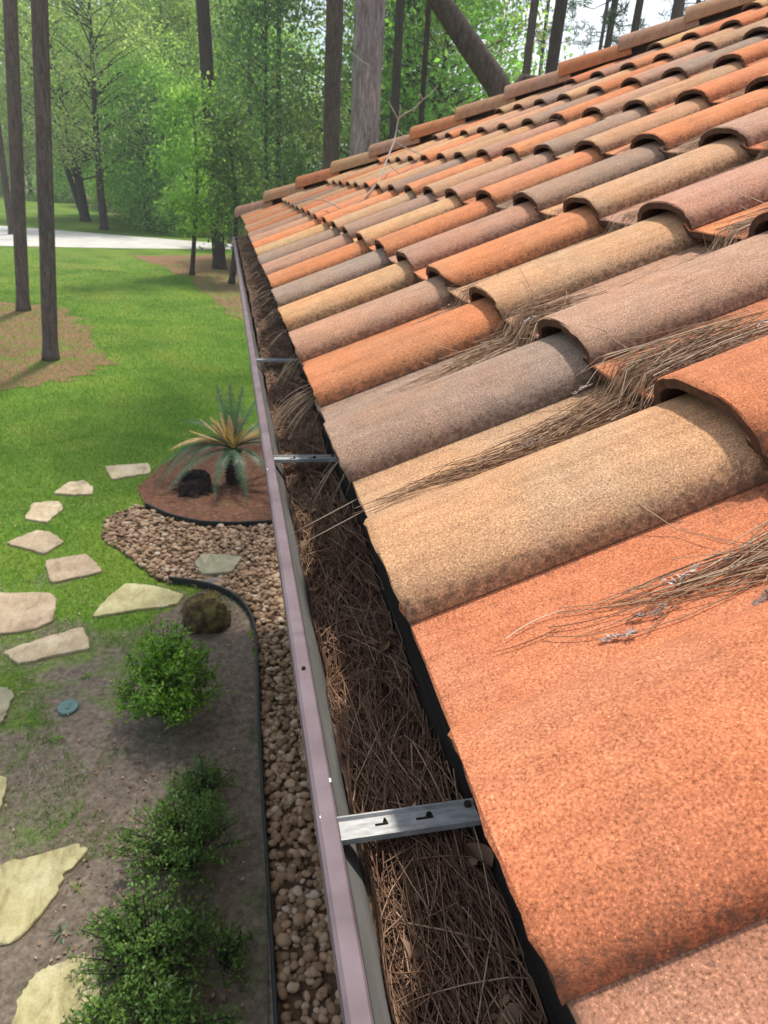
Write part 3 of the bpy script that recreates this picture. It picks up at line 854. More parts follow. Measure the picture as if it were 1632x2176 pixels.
# sago palm
def sago():
    rg = np.random.default_rng(14)
    base = ong(497, 1028)
    root = thing('sago_palm', 'sago palm with arching blue-green fronds and tan dry ones in the mulch bed', 'palm', base)
    H = 0.50
    tb = Buf()
    tb.tube([(0, 0, 0), (0.01, 0, .2), (0, 0, .4), (0, 0, H)], [.10, .10, .09, .07], 12, jit=.08)
    for i in range(160):
        a = i * 2.399; z = .04 + i / 160 * (H - .05)
        d = np.array([math.cos(a), math.sin(a), .6])
        p = np.array([math.cos(a) * .085, math.sin(a) * .085, z])
        tb.tube([p, p + d * .035], [.012, .003], 4)
    obj('trunk', tb.mesh('trunk'), M['stump'], parent=root)

    def frond(az, el, L, droop, mat, nl=44, ll=.13, tight=1.0):
        fb = Buf()
        d = np.array([math.cos(az) * math.cos(el), math.sin(az) * math.cos(el), math.sin(el)])
        ts = np.linspace(0, 1, 14)
        P = np.array([np.array([0, 0, H]) + d * L * t + np.array([0, 0, -droop * L * t ** 2.1]) for t in ts])
        fb.tube(P, np.linspace(.009, .002, 14), 4, a=.6)
        tg = np.gradient(P, axis=0); tg /= np.linalg.norm(tg, axis=1)[:, None]
        side0 = np.array([-math.sin(az), math.cos(az), 0])
        for k in range(nl):
            t = .14 + .86 * k / nl
            p = np.array([np.interp(t, ts, P[:, j]) for j in range(3)]); g = np.array([np.interp(t, ts, tg[:, j]) for j in range(3)])
            l = ll * math.sin(PI * min(1, .18 + t * .80)) * rg.uniform(.85, 1.1) + .01
            for s in (-1, 1):
                up = np.cross(side0, g) * -1
                dd = g * .75 + side0 * s * tight + np.array([0, 0, .25 - .25 * t]); dd /= np.linalg.norm(dd)
                e = p + dd * l + np.array([0, 0, -l * .15])
                wv = np.cross(dd, up); wv = wv / (np.linalg.norm(wv) + 1e-9) * (.0085 if mat == M['sago_dry'] else .0055)
                e[2] -= l * .25 * (1 - tight * .2) * t
                fb.add([p - wv, p + wv, e], [(0, 1, 2)], float(np.clip(rg.normal(.5, .22), 0, 1)))
        obj('frond', fb.mesh('frond'), mat, parent=root)
    L0 = 1.15
    for i, (az, el, L, dr, dry) in enumerate([
        (2.95, .75, 1.0, .95, 0), (3.2, .55, 1.05, .95, 0), (3.45, .45, 1.1, .9, 0), (3.0, .62, .95, .9, 0), (3.6, .6, .9, .95, 0), (2.75, .5, .9, .8, 0), (3.05, .30, .95, .6, 0), (2.6, .8, .95, .5, 0), (3.75, .2, .9, .55, 0),
        (3.3, .62, .85, .55, 1), (1.6, 1.25, .85, .15, 0), (1.1, 1.2, .8, .12, 0), (2.1, 1.2, .85, .15, 0), (0.4, 1.15, .8, .2, 0), (0.2, .5, .95, .6, 0), (-.4, .55, .95, .6, 0),
        (.7, .7, .9, .5, 0), (4.4, .35, .75, .75, 0), (4.9, .3, .8, .8, 0), (5.4, .35, .85, .7, 0), (1.5, .6, .95, .55, 0), (-.1, .95, .8, .4, 0)]):
        frond(az, el, L * L0, dr, M['sago_dry'] if dry else M['sago'])
    for az, el, L in ((3.0, .85, .55), (3.4, .6, .6), (2.5, .9, .5), (-.3, .7, .55), (4.4, .9, .45), (1.2, 1.0, .5), (2.8, 1.12, .42), (3.5, 1.0, .45), (1.9, 1.35, .44), (.8, 1.15, .42), (0.0, .95, .45), (-.8, 1.05, .40), (4.2, 1.2, .38), (5.6, .75, .5), (.3, .65, .5), (2.4, 1.2, .5)):
        frond(az, el, L * 1.1, .12, M['sago_dry'], 46, .085, .5)


sago()
# fallen dark stump beside the palm
sc_ = ong(412, 1045)
b = Buf()
rg = np.random.default_rng(4)
an = np.linspace(0, 2 * PI, 21)[:-1]
prof = [(.17, 0.0), (.19, .05), (.175, .14), (.165, .20), (.15, .225), (.12, .20), (.10, .12), (.05, .10)]
V = []
for r, z in prof:
    for t in an:
        q = r * (1 + .10 * math.sin(3 * t + z * 9) + rg.normal(0, .035))
        V.append((q * math.cos(t) * 1.15, q * math.sin(t), z * (1 + .18 * math.sin(t + 1))))
b.add(V, [(r * 20 + i, r * 20 + (i + 1) % 20, (r + 1) * 20 + (i + 1) % 20, (r + 1) * 20 + i) for r in range(7) for i in range(20)] + [tuple(7 * 20 + i for i in range(20))])
for k in range(9):
    a = rg.uniform(0, 2 * PI)
    b.tube([(math.cos(a) * .16, math.sin(a) * .15, .02), (math.cos(a) * .24, math.sin(a) * .22, .03), (math.cos(a) * .30, math.sin(a) * .27, .0)], [.03, .02, .008], 6)
obj('old_stump', b.mesh('old_stump'), M['stump'], loc=sc_, label='hollow blackened stump in the mulch left of the sago palm trunk', cat='stump')


# ------------------------------------------------------------------ trees
def trunk_mesh(h, r0, r1, lean=(0, 0), bend=0.1, seed=0, k=14, rings=26, flare=1.25):
    rg = np.random.default_rng(seed)
    b = Buf()
    zs = np.linspace(0, h, rings)
    zs = np.r_[0, .15, .4, zs[1:]]
    ph = rg.uniform(0, 6, 4)
    P = np.c_[lean[0] * zs / h * h + bend * np.sin(zs / h * 3 + ph[0]) - bend * math.sin(ph[0]), lean[1] * zs + bend * np.sin(zs / h * 2.3 + ph[1]) - bend * math.sin(ph[1]), zs]
    rr = r0 + (r1 - r0) * zs / h
    rr[0] *= flare; rr[1] *= 1 + (flare - 1) * .45
    b.tube(P, rr, k, jit=.025, rng=rg)
    return b, P, rr


def crown(P, rg, cz0, cz1, rad, ncl, per, L, clr, shape=1.0, top=None, low=0.0):
    """leaf clusters around the trunk line; returns B,D,U,L,R and limb list"""
    B = []; D = []; R = []; limbs = []
    zt = P[:, 2]
    for i in range(ncl):
        z = rg.uniform(cz0, cz1)
        f = (z - cz0) / (cz1 - cz0)
        rmax = rad * (math.sin(PI * min(1, .16 + .80 * f)) ** .6) * rg.uniform(.75, 1.15)
        a = rg.uniform(0, 2 * PI); rr = rmax * rg.uniform(.15, 1) ** .55
        c0 = np.array([np.interp(z, zt, P[:, 0]), np.interp(z, zt, P[:, 1]), z])
        c = c0 + np.array([rr * math.cos(a), rr * math.sin(a), rg.normal(0, .3)])
        if i % 4 == 0:
            s = c0 - np.array([0, 0, min(rr * .5, z * .5)])
            limbs.append((s, c))
        n = int(per * rg.uniform(.5, 1.4))
        q = c + rg.normal(0, clr, (n, 3)) * np.array([1, 1, .6])
        B.append(q); D.append(rand_dirs(rg, n, -.3))
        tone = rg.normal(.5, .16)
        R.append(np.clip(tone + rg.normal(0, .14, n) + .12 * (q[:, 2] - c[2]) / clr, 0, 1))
    B = np.concatenate(B); D = np.concatenate(D); R = np.concatenate(R)
    return B, D, R, limbs


def deciduous(name, h, r0, cz0, rad, ncl, per, L, clr, mat, seed, bark='bark_dark', lean=(0, 0), wr=.62):
    rg = np.random.default_rng(seed)
    tb, P, rr = trunk_mesh(h * .92, r0, r0 * .15, lean, .25, seed, 10, 14)
    B, D, R, limbs = crown(P, rg, cz0, h, rad, ncl, per, L, clr)
    for s, c in limbs:
        m = (s + c) / 2 + np.array([0, 0, .15]) + rg.normal(0, .08, 3)
        tb.tube([s, m, c], [r0 * .22, r0 * .13, r0 * .04], 5)
    Ls = L * rg.uniform(.6, 1.3, len(B))
    V, F = leaf_quads(B, D, rand_dirs(rg, len(B), .8), Ls, Ls * wr, .12)
    return tb.mesh('trunk', True), meshdata('crown', V, F, {'rnd': np.repeat(R, 4)}), M[bark], mat


def pine(h, r0, cz0, rad, ncl, per, L, seed, bark='bark', lean=(0, 0), r1=None):
    rg = np.random.default_rng(seed)
    tb, P, rr = trunk_mesh(h, r0, r1 if r1 else r0 * .35, lean, .12, seed, 12, 22)
    B = []; D = []; R = []
    for i in range(ncl):
        z = rg.uniform(cz0, h); f = (z - cz0) / (h - cz0)
        a = rg.uniform(0, 2 * PI); l = rad * (1.05 - .65 * f) * rg.uniform(.5, 1.1)
        s = np.array([np.interp(z, P[:, 2], P[:, 0]), np.interp(z, P[:, 2], P[:, 1]), z])
        e = s + np.array([l * math.cos(a), l * math.sin(a), l * rg.uniform(-.05, .4)])
        m = (s + e) / 2 + np.array([0, 0, -.1 * l])
        tb.tube([s, m, e], [r0 * .14, r0 * .10, r0 * .04], 4)
        for t in rg.uniform(.4, 1.05, 5):
            c = s * (1 - t) + e * t + rg.normal(0, .22, 3)
            n = int(per * rg.uniform(.6, 1.3))
            d = rand_dirs(rg, n, .5)
            B.append(np.repeat(c[None], n, 0) + rg.normal(0, .05, (n, 3))); D.append(d)
            R.append(np.clip(rg.normal(.5, .15) + rg.normal(0, .15, n), 0, 1))
    B = np.concatenate(B); D = np.concatenate(D); R = np.concatenate(R)
    Ls = L * rg.uniform(.7, 1.2, len(B))
    V, F = leaf_quads(B, D, rand_dirs(rg, len(B)), Ls, Ls * .10, .0)
    return tb.mesh('trunk', True), meshdata('crown', V, F, {'rnd': np.repeat(R, 4)}), M[bark], M['pine_needle_green']


def plant_tree(name, parts, loc, label, cat='tree', group=None, rz=0.0, sc=1.0):
    root = thing(name, label, cat, (loc[0], loc[1], G), group)
    root.rotation_euler = (0, 0, rz)
    root.scale = (sc, sc, sc)
    tm, cm, bm, lm = parts
    if not tm.materials: tm.materials.append(bm)
    if not cm.materials: cm.materials.append(lm)
    for nm, me in (('trunk', tm), ('crown', cm)):
        o = bpy.data.objects.new(nm, me); C.objects.link(o); o.parent = root
    return root


# the two near pines on the lawn, and the named trees
p1 = ong(108, 765); p2 = ong(50, 660)
plant_tree('pine_tree', pine(24, .150, 15, 3.2, 34, 26, .30, 41, 'bark_red', r1=.12, lean=(.085, 0)), p1, 'tall bare-trunked pine nearest the house on the left lawn, in pine straw')
plant_tree('pine_tree', pine(25, .170, 16, 3.2, 34, 26, .30, 42, 'bark_red', r1=.13, lean=(.10, 0)), p2, 'tall straight pine just left of the nearest lawn pine')
bp = away(780, 330, 10.8)
plant_tree('pine_tree', pine(22, .205, 14, 3.4, 30, 26, .30, 43, 'bark', r1=.19), bp, 'thick grey-barked pine trunk rising right behind the roof corner')
gp = away(703, 200, 19)
plant_tree('pine_tree', pine(24, .20, 15, 3.2, 30, 24, .30, 44, 'bark_mid', r1=.17), gp, 'paler grey pine trunk left of the thick one behind the roof')
tp = away(905, 200, 15)
plant_tree('thin_tree', pine(17, .055, 14, 1.5, 12, 24, .25, 45, 'bark_dark', r1=.04), tp, 'thin dark straight trunk between the thick pine and the leaning tree')
dk = away(1168, 130, 20)
plant_tree('dark_tree', pine(21, .15, 15, 3, 26, 24, .30, 46, 'bark_dark', r1=.13), dk, 'black upright trunk right of the leaning tree')

# leaning tree
la = away(1075, 205, 12.5); lb = away(905, -40, 12.5)
root = thing('leaning_tree', 'grey-brown tree leaning steeply left behind the roof tiles', 'tree', (la[0], la[1], G))
b = Buf()
A0 = np.array([0, 0, 0.0]); dirv = (lb - la)
z0 = la[2] - G
pA = np.array([0, 0, z0]); pB = pA + dirv; pC = pB + dirv * 1.2
pts = [A0 + np.array([.9, 0, -.1]), np.array([.55, 0, z0 * .55]), pA + np.array([.12, 0, -.22]), pA + dirv * .12, pA + dirv * .5, pB, pC, pC + dirv * .8]
b.tube(pts, [.26, .23, .20, .185, .165, .145, .11, .05], 14, jit=.04)
b.tube([pA + np.array([.05, 0, .0]), pA + np.array([.25, .1, .28]), pA + np.array([.62, .2, .30]), pA + np.array([.8, .2, .05])], [.06, .05, .045, .03], 8)
obj('trunk', b.mesh('trunk', True), M['bark_mid'], parent=root)
rg = np.random.default_rng(99)
q = np.concatenate([pC + dirv * .6 + rg.normal(0, .8, (1200, 3)), pC + dirv * 1.1 + rg.normal(0, .9, (1200, 3))])
Ls = .14 * rg.uniform(.6, 1.3, len(q))
V, F = leaf_quads(q, rand_dirs(rg, len(q)), rand_dirs(rg, len(q), .8), Ls, Ls * .6)
obj('crown', meshdata('crown', V, F, {'rnd': np.repeat(rg.uniform(.1, .9, len(q)), 4)}), M['leaf'], parent=root)

# trees beside and beyond the road
sap = deciduous('sapling', 6.5, .10, 1.9, 1.3, 70, 60, .15, .30, M['leaf'], 51)
plant_tree('young_tree', sap, ong(408, 585), 'young leafy tree with a slim trunk in the straw bed before the road')
plant_tree('pine_tree', pine(24, .27, 13, 3.2, 34, 24, .32, 52, 'bark_dark', r1=.20, lean=(-.022, 0)), ong(467, 571), 'dark pine with a flared foot near the road, right of the young leafy tree')
plant_tree('young_tree', deciduous('y', 5.6, .12, 2.2, 1.1, 60, 60, .15, .28, M['leaf_dark'], 53), ong(492, 603), 'small dark-trunked tree hard against the far end of the gutter')
fk = deciduous('fork', 15, .34, 3.6, 5.2, 250, 55, .20, .62, M['leaf'], 54, lean=(-.05, 0))
plant_tree('forked_tree', fk, ong(182, 470), 'dark-trunked tree leaning left beyond the road on the sunny grass')
tb, P, rr = trunk_mesh(8, .22, .12, (-.28, 0), .1, 55, 10, 10)
o = obj('stem', tb.mesh('stem', True), M['bark_dark'])
o.parent = C.objects[[x.name for x in C.objects if x.get('label', '').startswith('dark-trunked tree leaning')][0]]
o.location = (-.1, .1, .2)
plant_tree('roadside_tree', deciduous('r', 16, .26, 4.0, 4.6, 230, 55, .20, .6, M['leaf_pale'], 56), ong(222, 488), 'straight grey trunk with olive foliage right of the dark leaning tree')
for i, (px, py, lb2) in enumerate(((317, 490, 'leftmost of the three short dark trunks beyond the road'), (342, 488, 'middle one of the three short dark trunks beyond the road'), (366, 488, 'rightmost of the three short dark trunks beyond the road'))):
    plant_tree('small_tree', deciduous('s', 9 + i, .26, 2.0, 3.2, 170, 50, .19, .55, M['leaf'], 57 + i), ong(px, py), lb2, group='small dark trees along the far road verge')

# wood beyond: individual trees from a few kinds
kinds = [
    ('leafy_tree', deciduous('a', 17, .22, 1.6, 4.4, 330, 46, .24, .75, M['leaf'], 61), 'broad spring-green leafy tree'),
    ('leafy_tree', deciduous('b', 15, .16, 1.2, 3.6, 300, 46, .22, .65, M['leaf'], 62, wr=.5), 'slim spring-green leafy tree'),
    ('olive_tree', deciduous('c', 18, .24, 2.5, 4.8, 300, 44, .24, .8, M['leaf_pale'], 63), 'pale olive leafy tree'),
    ('dark_leafy_tree', deciduous('d', 14, .18, 1.0, 3.6, 280, 46, .22, .65, M['leaf_dark'], 64), 'deep green shaded tree'),
    ('wood_pine', pine(23, .20, 11, 3.4, 46, 26, .42, 65, 'bark_mid', r1=.12), 'grey bare-trunked pine with sparse tufts'),
    ('wood_pine', pine(20, .15, 9, 2.6, 34, 24, .40, 66, 'bark_dark', r1=.09), 'slender dark pine with sparse tufts'),
    ('understory_bush', deciduous('g', 4.2, .06, .2, 2.4, 130, 50, .18, .5, M['leaf'], 67), 'low green understory bush'),
]
rg = np.random.default_rng(2024)
first = {}


GRP = {0: 'broad green', 1: 'slim green', 2: 'olive', 3: 'dark green', 4: 'grey pine', 5: 'dark pine', 6: 'understory'}
ZONE = 'beyond the lawn'


def wood(k, px, dist, sc=1.0, label=None):
    nm, parts, lab = kinds[k]
    lab = label or lab + ' ' + ZONE
    p = away(px, 380, dist)
    return plant_tree(nm, parts, p, lab, 'tree' if k != 6 else 'bush', GRP[k] + ' trees ' + ZONE,
                      rg.uniform(0, 6.28), sc * rg.uniform(.88, 1.12))


# left: tree line behind the sunny clearing
ZONE = 'behind the sunny clearing'
for px in np.arange(-140, 330, 52):
    wood(int(rg.choice([0, 1, 2, 3])), px + rg.uniform(-18, 18), rg.uniform(104, 120) - max(0, px) * .08, 1.15)
for px in np.arange(-120, 330, 120):
    wood(6, px + rg.uniform(-18, 18), rg.uniform(96, 104) - max(0, px) * .10, 1.0)
ZONE = 'at the far back on the left'
for px in np.arange(-160, 300, 75):
    wood(int(rg.choice([0, 2, 4])), px + rg.uniform(-18, 18), rg.uniform(120, 142), 1.3)
# centre: wood just over the road
ZONE = 'across the road near the roof corner'
for px in np.arange(285, 560, 42):
    wood(int(rg.choice([0, 1, 1, 3])), px + rg.uniform(-14, 14), rg.uniform(56, 68))
for px in np.arange(300, 600, 50):
    wood(6, px + rg.uniform(-14, 14), rg.uniform(50, 56), .9)
ZONE = 'deep in the wood above the roof corner'
for px in np.arange(250, 620, 60):
    wood(int(rg.choice([0, 2, 3])), px + rg.uniform(-14, 14), rg.uniform(74, 95), 1.1)
# behind the roof
ZONE = 'behind the roof near the thick pine'
for px in np.arange(560, 1000, 50):
    wood(int(rg.choice([0, 1, 3, 2])), px + rg.uniform(-14, 14), rg.uniform(34, 52), .42 if 590 < px < 730 else .9)
ZONE = 'low behind the right roof half'
for px in np.arange(1000, 1640, 75):
    wood(int(rg.choice([1, 3, 0])), px + rg.uniform(-18, 18), rg.uniform(42, 60), rg.uniform(.50, .62))
ZONE = 'against the sky at right'
for px in np.arange(980, 1640, 140):
    wood(int(rg.choice([4, 5])), px + rg.uniform(-26, 26), rg.uniform(38, 62), 1.0)
for k, px, dist, lb in ((4, 1095, 30, 'grey pine trunk against the sky, halfway between the leaning tree and the black trunk'), (5, 1240, 30, 'slender dark pine against the sky just right of the black trunk'),
                        (5, 1285, 26, 'thin slanting dark pine against the sky, second right of the black trunk'), (4, 1368, 27, 'pine trunk against the sky rising over the pink-brown hip cap'),
                        (5, 835, 24, 'slender dark pine immediately right of the thick grey pine'), (5, 590, 38, 'dark slender pine left of the paler grey pine'),
                        (5, 530, 46, 'slender dark pine over the roof corner'), (4, 8, 46, 'pale grey pine trunk at the left edge of the photo')):
    wood(k, px, dist, .9, lb)

# ------------------------------------------------------------------ house
house = thing('house', 'house with a hipped roof of blended orange, tan and brown barrel tiles', 'house', (0, 0, G))


def part(name, me, m, parent=house, label=None):
    o = obj(name, me, m, label=label)
    o.parent = parent
    z = 0.0
    p = parent
    if parent is house: o.location = (0, 0, -G)
    return o


WX = 0.56
b = Buf()
b.box(WX, 8.0, -7.0, YC - WX, G - .3, -0.36)
part('wall', b.mesh('wall'), M['stucco'])
b = Buf()
b.box(0.066, WX, -7.0, YC - .066, -.375, -.36)
b.box(WX, 8.0, YC - WX, YC - .066, -.375, -.36)
part('soffit', b.mesh('soffit'), M['stucco'])
b = Buf()
b.box(0.052, 0.064, -7.0, YC - .064, -.38, -.035)
b.box(0.052, 8.0, YC - .064, YC - .052, -.38, -.035)
part('fascia', b.mesh('fascia'), M['fascia'])
# roof deck (under the tiles): slope facing the camera and hip slope
dk_ = -.055


def rp(s, t, n): return s * S_ + t * T_ + n * N_


XR = 4.4
hz = math.tan(TH)
b = Buf()
A = [(0.03, -7, .03 * hz + dk_), (XR, -7, XR * hz + dk_), (XR, YC - XR, XR * hz + dk_), (0.03, YC - .03, .03 * hz + dk_)]
b.add(A, [(0, 3, 2, 1)])
b.add([(0.03, YC - .03, .03 * hz + dk_), (XR, YC - XR, XR * hz + dk_), (2 * XR - .03, YC - .03, .03 * hz + dk_)], [(0, 2, 1)])
b.add([(XR, -7, XR * hz + dk_), (2 * XR - .03, -7, .03 * hz + dk_), (2 * XR - .03, YC - .03, .03 * hz + dk_), (XR, YC - XR, XR * hz + dk_)], [(0, 3, 2, 1)])
roof = part('roof', b.mesh('roof'), M['felt'])

# --- tile
CW, CH, TK = 0.168, 0.0455, 0.0125


def tile_profile():
    top = []
    for t in np.linspace(0, 1, 19):
        a = PI * t
        u = CW / 2 - CW / 2 * math.copysign(abs(math.cos(a)) ** .86, math.cos(a))
        n = CH * abs(math.sin(a)) ** .80
        top.append((u, max(n, 0.004) if t < .5 else n))
    top[-1] = (CW, .008)
    top = [p for p in top]
    top += [(CW + .006, .002), (CW + .016, 0.0), (.22, -.0012), (.262, -.001), (.292, .001), (.312, .003), (.322, .012), (.330, .012)]
    top = np.array(top)
    tg = np.gradient(top, axis=0); tg /= np.linalg.norm(tg, axis=1)[:, None]
    nr = np.c_[tg[:, 1], -tg[:, 0]]
    bot = top + nr * TK
    bot[0] = (0.013, .004)
    for i in range(1, len(bot)):
        if bot[i, 0] < bot[i - 1, 0]: bot[i, 0] = bot[i - 1, 0] + 1e-4
    return top, bot


TOP, BOT = tile_profile()
DELTA = 0.028


def tile_mesh(seed, rows=14, chip=False, L=E_ + .055):
    rg = np.random.default_rng(seed)
    k = len(TOP)
    V = []
    ss = np.r_[0, .003, np.linspace(.012, L, rows)]
    wob = rg.normal(0, .0010, k)
    for j, s in enumerate(ss):
        for P, isbot in ((TOP, False), (BOT, True)):
            for i in range(k):
                u, n = P[i]
                nn = n - DELTA * s / E_
                if j == 0 and not isbot: nn -= .0022
                if j == 0: s2 = s + wob[i] + .001
                else: s2 = s
                if chip and not isbot and i < 4 and j < 3: s2 += .03 * (1 - i / 4); nn -= .004
                V.append(rp(s2, u, nn))
    V = np.array(V)
    F = []
    R = len(ss)
    for j in range(R - 1):
        o0, o1 = j * 2 * k, (j + 1) * 2 * k
        for i in range(k - 1):
            F.append((o0 + i, o1 + i, o1 + i + 1, o0 + i + 1))
            F.append((o0 + k + i, o0 + k + i + 1, o1 + k + i + 1, o1 + k + i))
        F.append((o0, o0 + k, o1 + k, o1))
        F.append((o0 + k - 1, o1 + k - 1, o1 + 2 * k - 1, o0 + 2 * k - 1))
    for i in range(k - 1):
        F.append((i, i + 1, k + i + 1, k + i))
        e = (R - 1) * 2 * k
        F.append((e + i, e + k + i, e + k + i + 1, e + i + 1))
    me = meshdata('roof_tile', V, F)
    me.polygons.foreach_set('use_smooth', np.ones(len(me.polygons), dtype=bool))
    # top faces come first in each pair; ends and undersides take the clay with shade painted in
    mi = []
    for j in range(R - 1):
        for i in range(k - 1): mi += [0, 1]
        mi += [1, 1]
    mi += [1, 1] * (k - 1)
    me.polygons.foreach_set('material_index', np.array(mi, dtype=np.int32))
    a = me.attributes.new('dirt', 'FLOAT', 'POINT')
    uu = np.tile(np.r_[TOP[:, 0], TOP[:, 0]], R)
    sv = np.repeat(ss, 2 * k)
    dd = np.interp(uu, [0, .006, .020, .15, CW + .004, .20, .27, .305], [1, .7, .05, .0, .4, .15, .2, .7]) + .25 * np.interp(sv, [0, .012, .25, .33], [.8, 0, .1, 1.0])
    a.data.foreach_set('value', dd.astype(np.float32))
    return me


def finish_smooth(me, ang=40):
    # sharp edges where faces turn strongly, so the cut ends stay crisp
    import bmesh
    bm = bmesh.new(); bm.from_mesh(me)
    for e in bm.edges:
        if len(e.link_faces) == 2:
            a = e.link_faces[0].normal.angle(e.link_faces[1].normal, 0)
            e.smooth = a < math.radians(ang)
        else: e.smooth = False
    bmesh.ops.recalc_face_normals(bm, faces=bm.faces)
    bm.to_mesh(me); bm.free()
    return me


tvars = [finish_smooth(tile_mesh(i)) for i in range(5)]
tchip = finish_smooth(tile_mesh(9, chip=True))
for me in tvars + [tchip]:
    me.materials.append(M['tile']); me.materials.append(M['tile_shade'])

COL = {'o': ((0.50, 0.200, 0.092), 'bright orange tile'), 't': ((0.43, 0.255, 0.148), 'sandy tan tile'), 'b': ((0.32, 0.165, 0.105), 'reddish brown tile'), 'p': ((0.385, 0.225, 0.150), 'dusty pink-brown tile'),
       'g': ((0.29, 0.200, 0.145), 'grey-brown tile'), 'y': ((0.47, 0.28, 0.145), 'golden tan tile'), 's': ((0.44, 0.168, 0.080), 'salmon orange tile')}
GRID = {0: {-2: 'o', -1: 'b', 0: 's', 1: 't', 2: 'g', 3: 'o', 4: 'p', 5: 'y', 6: 'g', 7: 'o', 8: 'p', 9: 'g', 10: 'y', 11: 'o', 12: 't', 13: 'p', 14: 'o', 15: 't', 16: 'o', 17: 'y', 18: 'o', 19: 't'},
        1: {-1: 'o', 0: 'p', 1: 's', 2: 'p', 3: 't', 4: 'o', 5: 'p', 6: 'o', 7: 'y', 8: 'g', 9: 't', 10: 'o', 11: 'o', 12: 't', 13: 'o', 14: 'y', 15: 'g', 16: 'o', 17: 't', 18: 'y'},
        2: {0: 't', 1: 'p', 2: 'o', 3: 'p', 4: 't', 5: 'g', 6: 'o', 7: 'p', 8: 't', 9: 'o', 10: 'g', 11: 'y', 12: 'o', 13: 't', 14: 'y', 15: 'o', 16: 't', 17: 'y'},
        3: {2: 'p', 3: 's', 4: 'p', 5: 'o', 6: 't', 7: 'g', 8: 'o', 9: 'p', 10: 'y', 11: 't', 12: 'o', 13: 'y', 14: 't', 15: 'y', 16: 'o'},
        4: {4: 't', 5: 'o', 6: 'o', 7: 't', 8: 'p', 9: 'o', 10: 'g', 11: 't', 12: 'p', 13: 't', 14: 'o', 15: 'p'},
        5: {5: 'p', 6: 's', 7: 'o', 8: 'g', 9: 'p', 10: 'o', 11: 'y', 12: 'g', 13: 'p', 14: 't'},
        6: {7: 'g', 8: 'p', 9: 't', 10: 't', 11: 'o', 12: 'p', 13: 's'}}
rg = np.random.default_rng(31)
rest = []
vis = []
for c_ in range(0, 13):
    for col in range(-10, 20):
        # trim at the hip line
        xe = (c_ + .5) * E_ * math.cos(TH)
        ymax = YC - xe
        if col * W + .06 > ymax: continue
        corners = [rp(c_ * E_ + a, col * W + u, n) for a in (0, .33) for u in (0, .15, .3) for n in (0, .05)]
        q = project(corners)
        inside = ((q[:, 2] > .05) & (q[:, 0] > -5) & (q[:, 0] < 1650) & (q[:, 1] > -10) & (q[:, 1] < 2190)).any()
        (vis if inside else rest).append((c_, col))
print('visible tiles', len(vis), 'rest', len(rest))


def clip_hip(me_src):
    return me_src


for c_, col in vis:
    key = GRID.get(c_, {}).get(col) or rg.choice(list('otpgyo'))
    base, lab = COL[key]
    me = tchip if (c_, col) == (1, 4) else tvars[int(rg.integers(0, 5))]
    jit = rg.normal(0, 1, 3)
    p = rp(c_ * E_ + jit[0] * .0025, col * W + jit[1] * .0012, 0)
    # last tile under the hip caps is cut along the hip
    far = (col + 1.08) * W; ymaxt = YC - (c_ + 1.17) * E_ * math.cos(TH)
    if far > ymaxt - .0:
        mm = me.copy()
        import bmesh
        bm = bmesh.new(); bm.from_mesh(mm)
        pl = Vector((-p[0], YC - p[1], 0)) ; nn = Vector((1, 1, 0)).normalized()
        off = .012
        bmesh.ops.bisect_plane(bm, geom=bm.verts[:] + bm.edges[:] + bm.faces[:], plane_co=pl - nn * off, plane_no=nn, clear_outer=True)
        bm.to_mesh(mm); bm.free()
        if len(mm.vertices) == 0: continue
        me = mm
    o = obj('roof_tile', me, None, parent=roof, loc=p, label=lab)
    o.rotation_euler = (0, 0, float(rg.normal(0, .0022)))
    v = float(rg.normal(1.07, .05))
    o.color = (*[min(1, x * v * float(rg.normal(1, .018))) for x in base], 1)

# remaining tiles out of view: one light mesh
lowTOP = TOP[::3]
Vr = []; Fr = []; n = 0


def add_low(frame_o, s_dir, t_dir, n_dir, c_, col, lim=None):
    global n
    k = len(lowTOP)
    V = []
    for s, dn in ((0, -TK), (0, 0), (E_ + .03, -DELTA)):
        for u, nn in lowTOP:
            V.append(frame_o + s_dir * (c_ * E_ + s) + t_dir * (col * W + u) + n_dir * (nn + dn))
    Vr.extend(V)
    for j in range(2):
        for i in range(k - 1):
            Fr.append((n + j * k + i, n + (j + 1) * k + i, n + (j + 1) * k + i + 1, n + j * k + i + 1))
    n += len(V)


for c_, col in rest: add_low(np.zeros(3), S_, T_, N_, c_, col)
# hip side and far side slopes
S2 = np.array([0, -math.cos(TH), math.sin(TH)]); N2 = np.array([0, math.sin(TH), math.cos(TH)]); T2 = np.array([1.0, 0, 0])
for c_ in range(0, 14):
    for col in range(0, 29):
        x0 = col * W; xe = (c_ + .9) * E_ * math.cos(TH)
        if x0 < xe + .02 or x0 + W > 2 * XR - xe: continue
        add_low(np.array([0, YC, 0.0]), S2, T2, N2, c_, col)
me = meshdata('roof_tile', np.array(Vr), Fr)
o = obj('roof_tiles', me, M['tile'], parent=roof, kind='stuff')
o.color = (0.42, 0.23, 0.135, 1)

# --- hip caps
HD = np.array([1, -1, math.tan(TH)]); HD /= np.linalg.norm(HD)
HS = np.array([1, 1, 0]) / 2 ** .5
HN = np.cross(HS, HD)
if HN[2] < 0: HN = -HN
CAPR = .085
EC = .3445


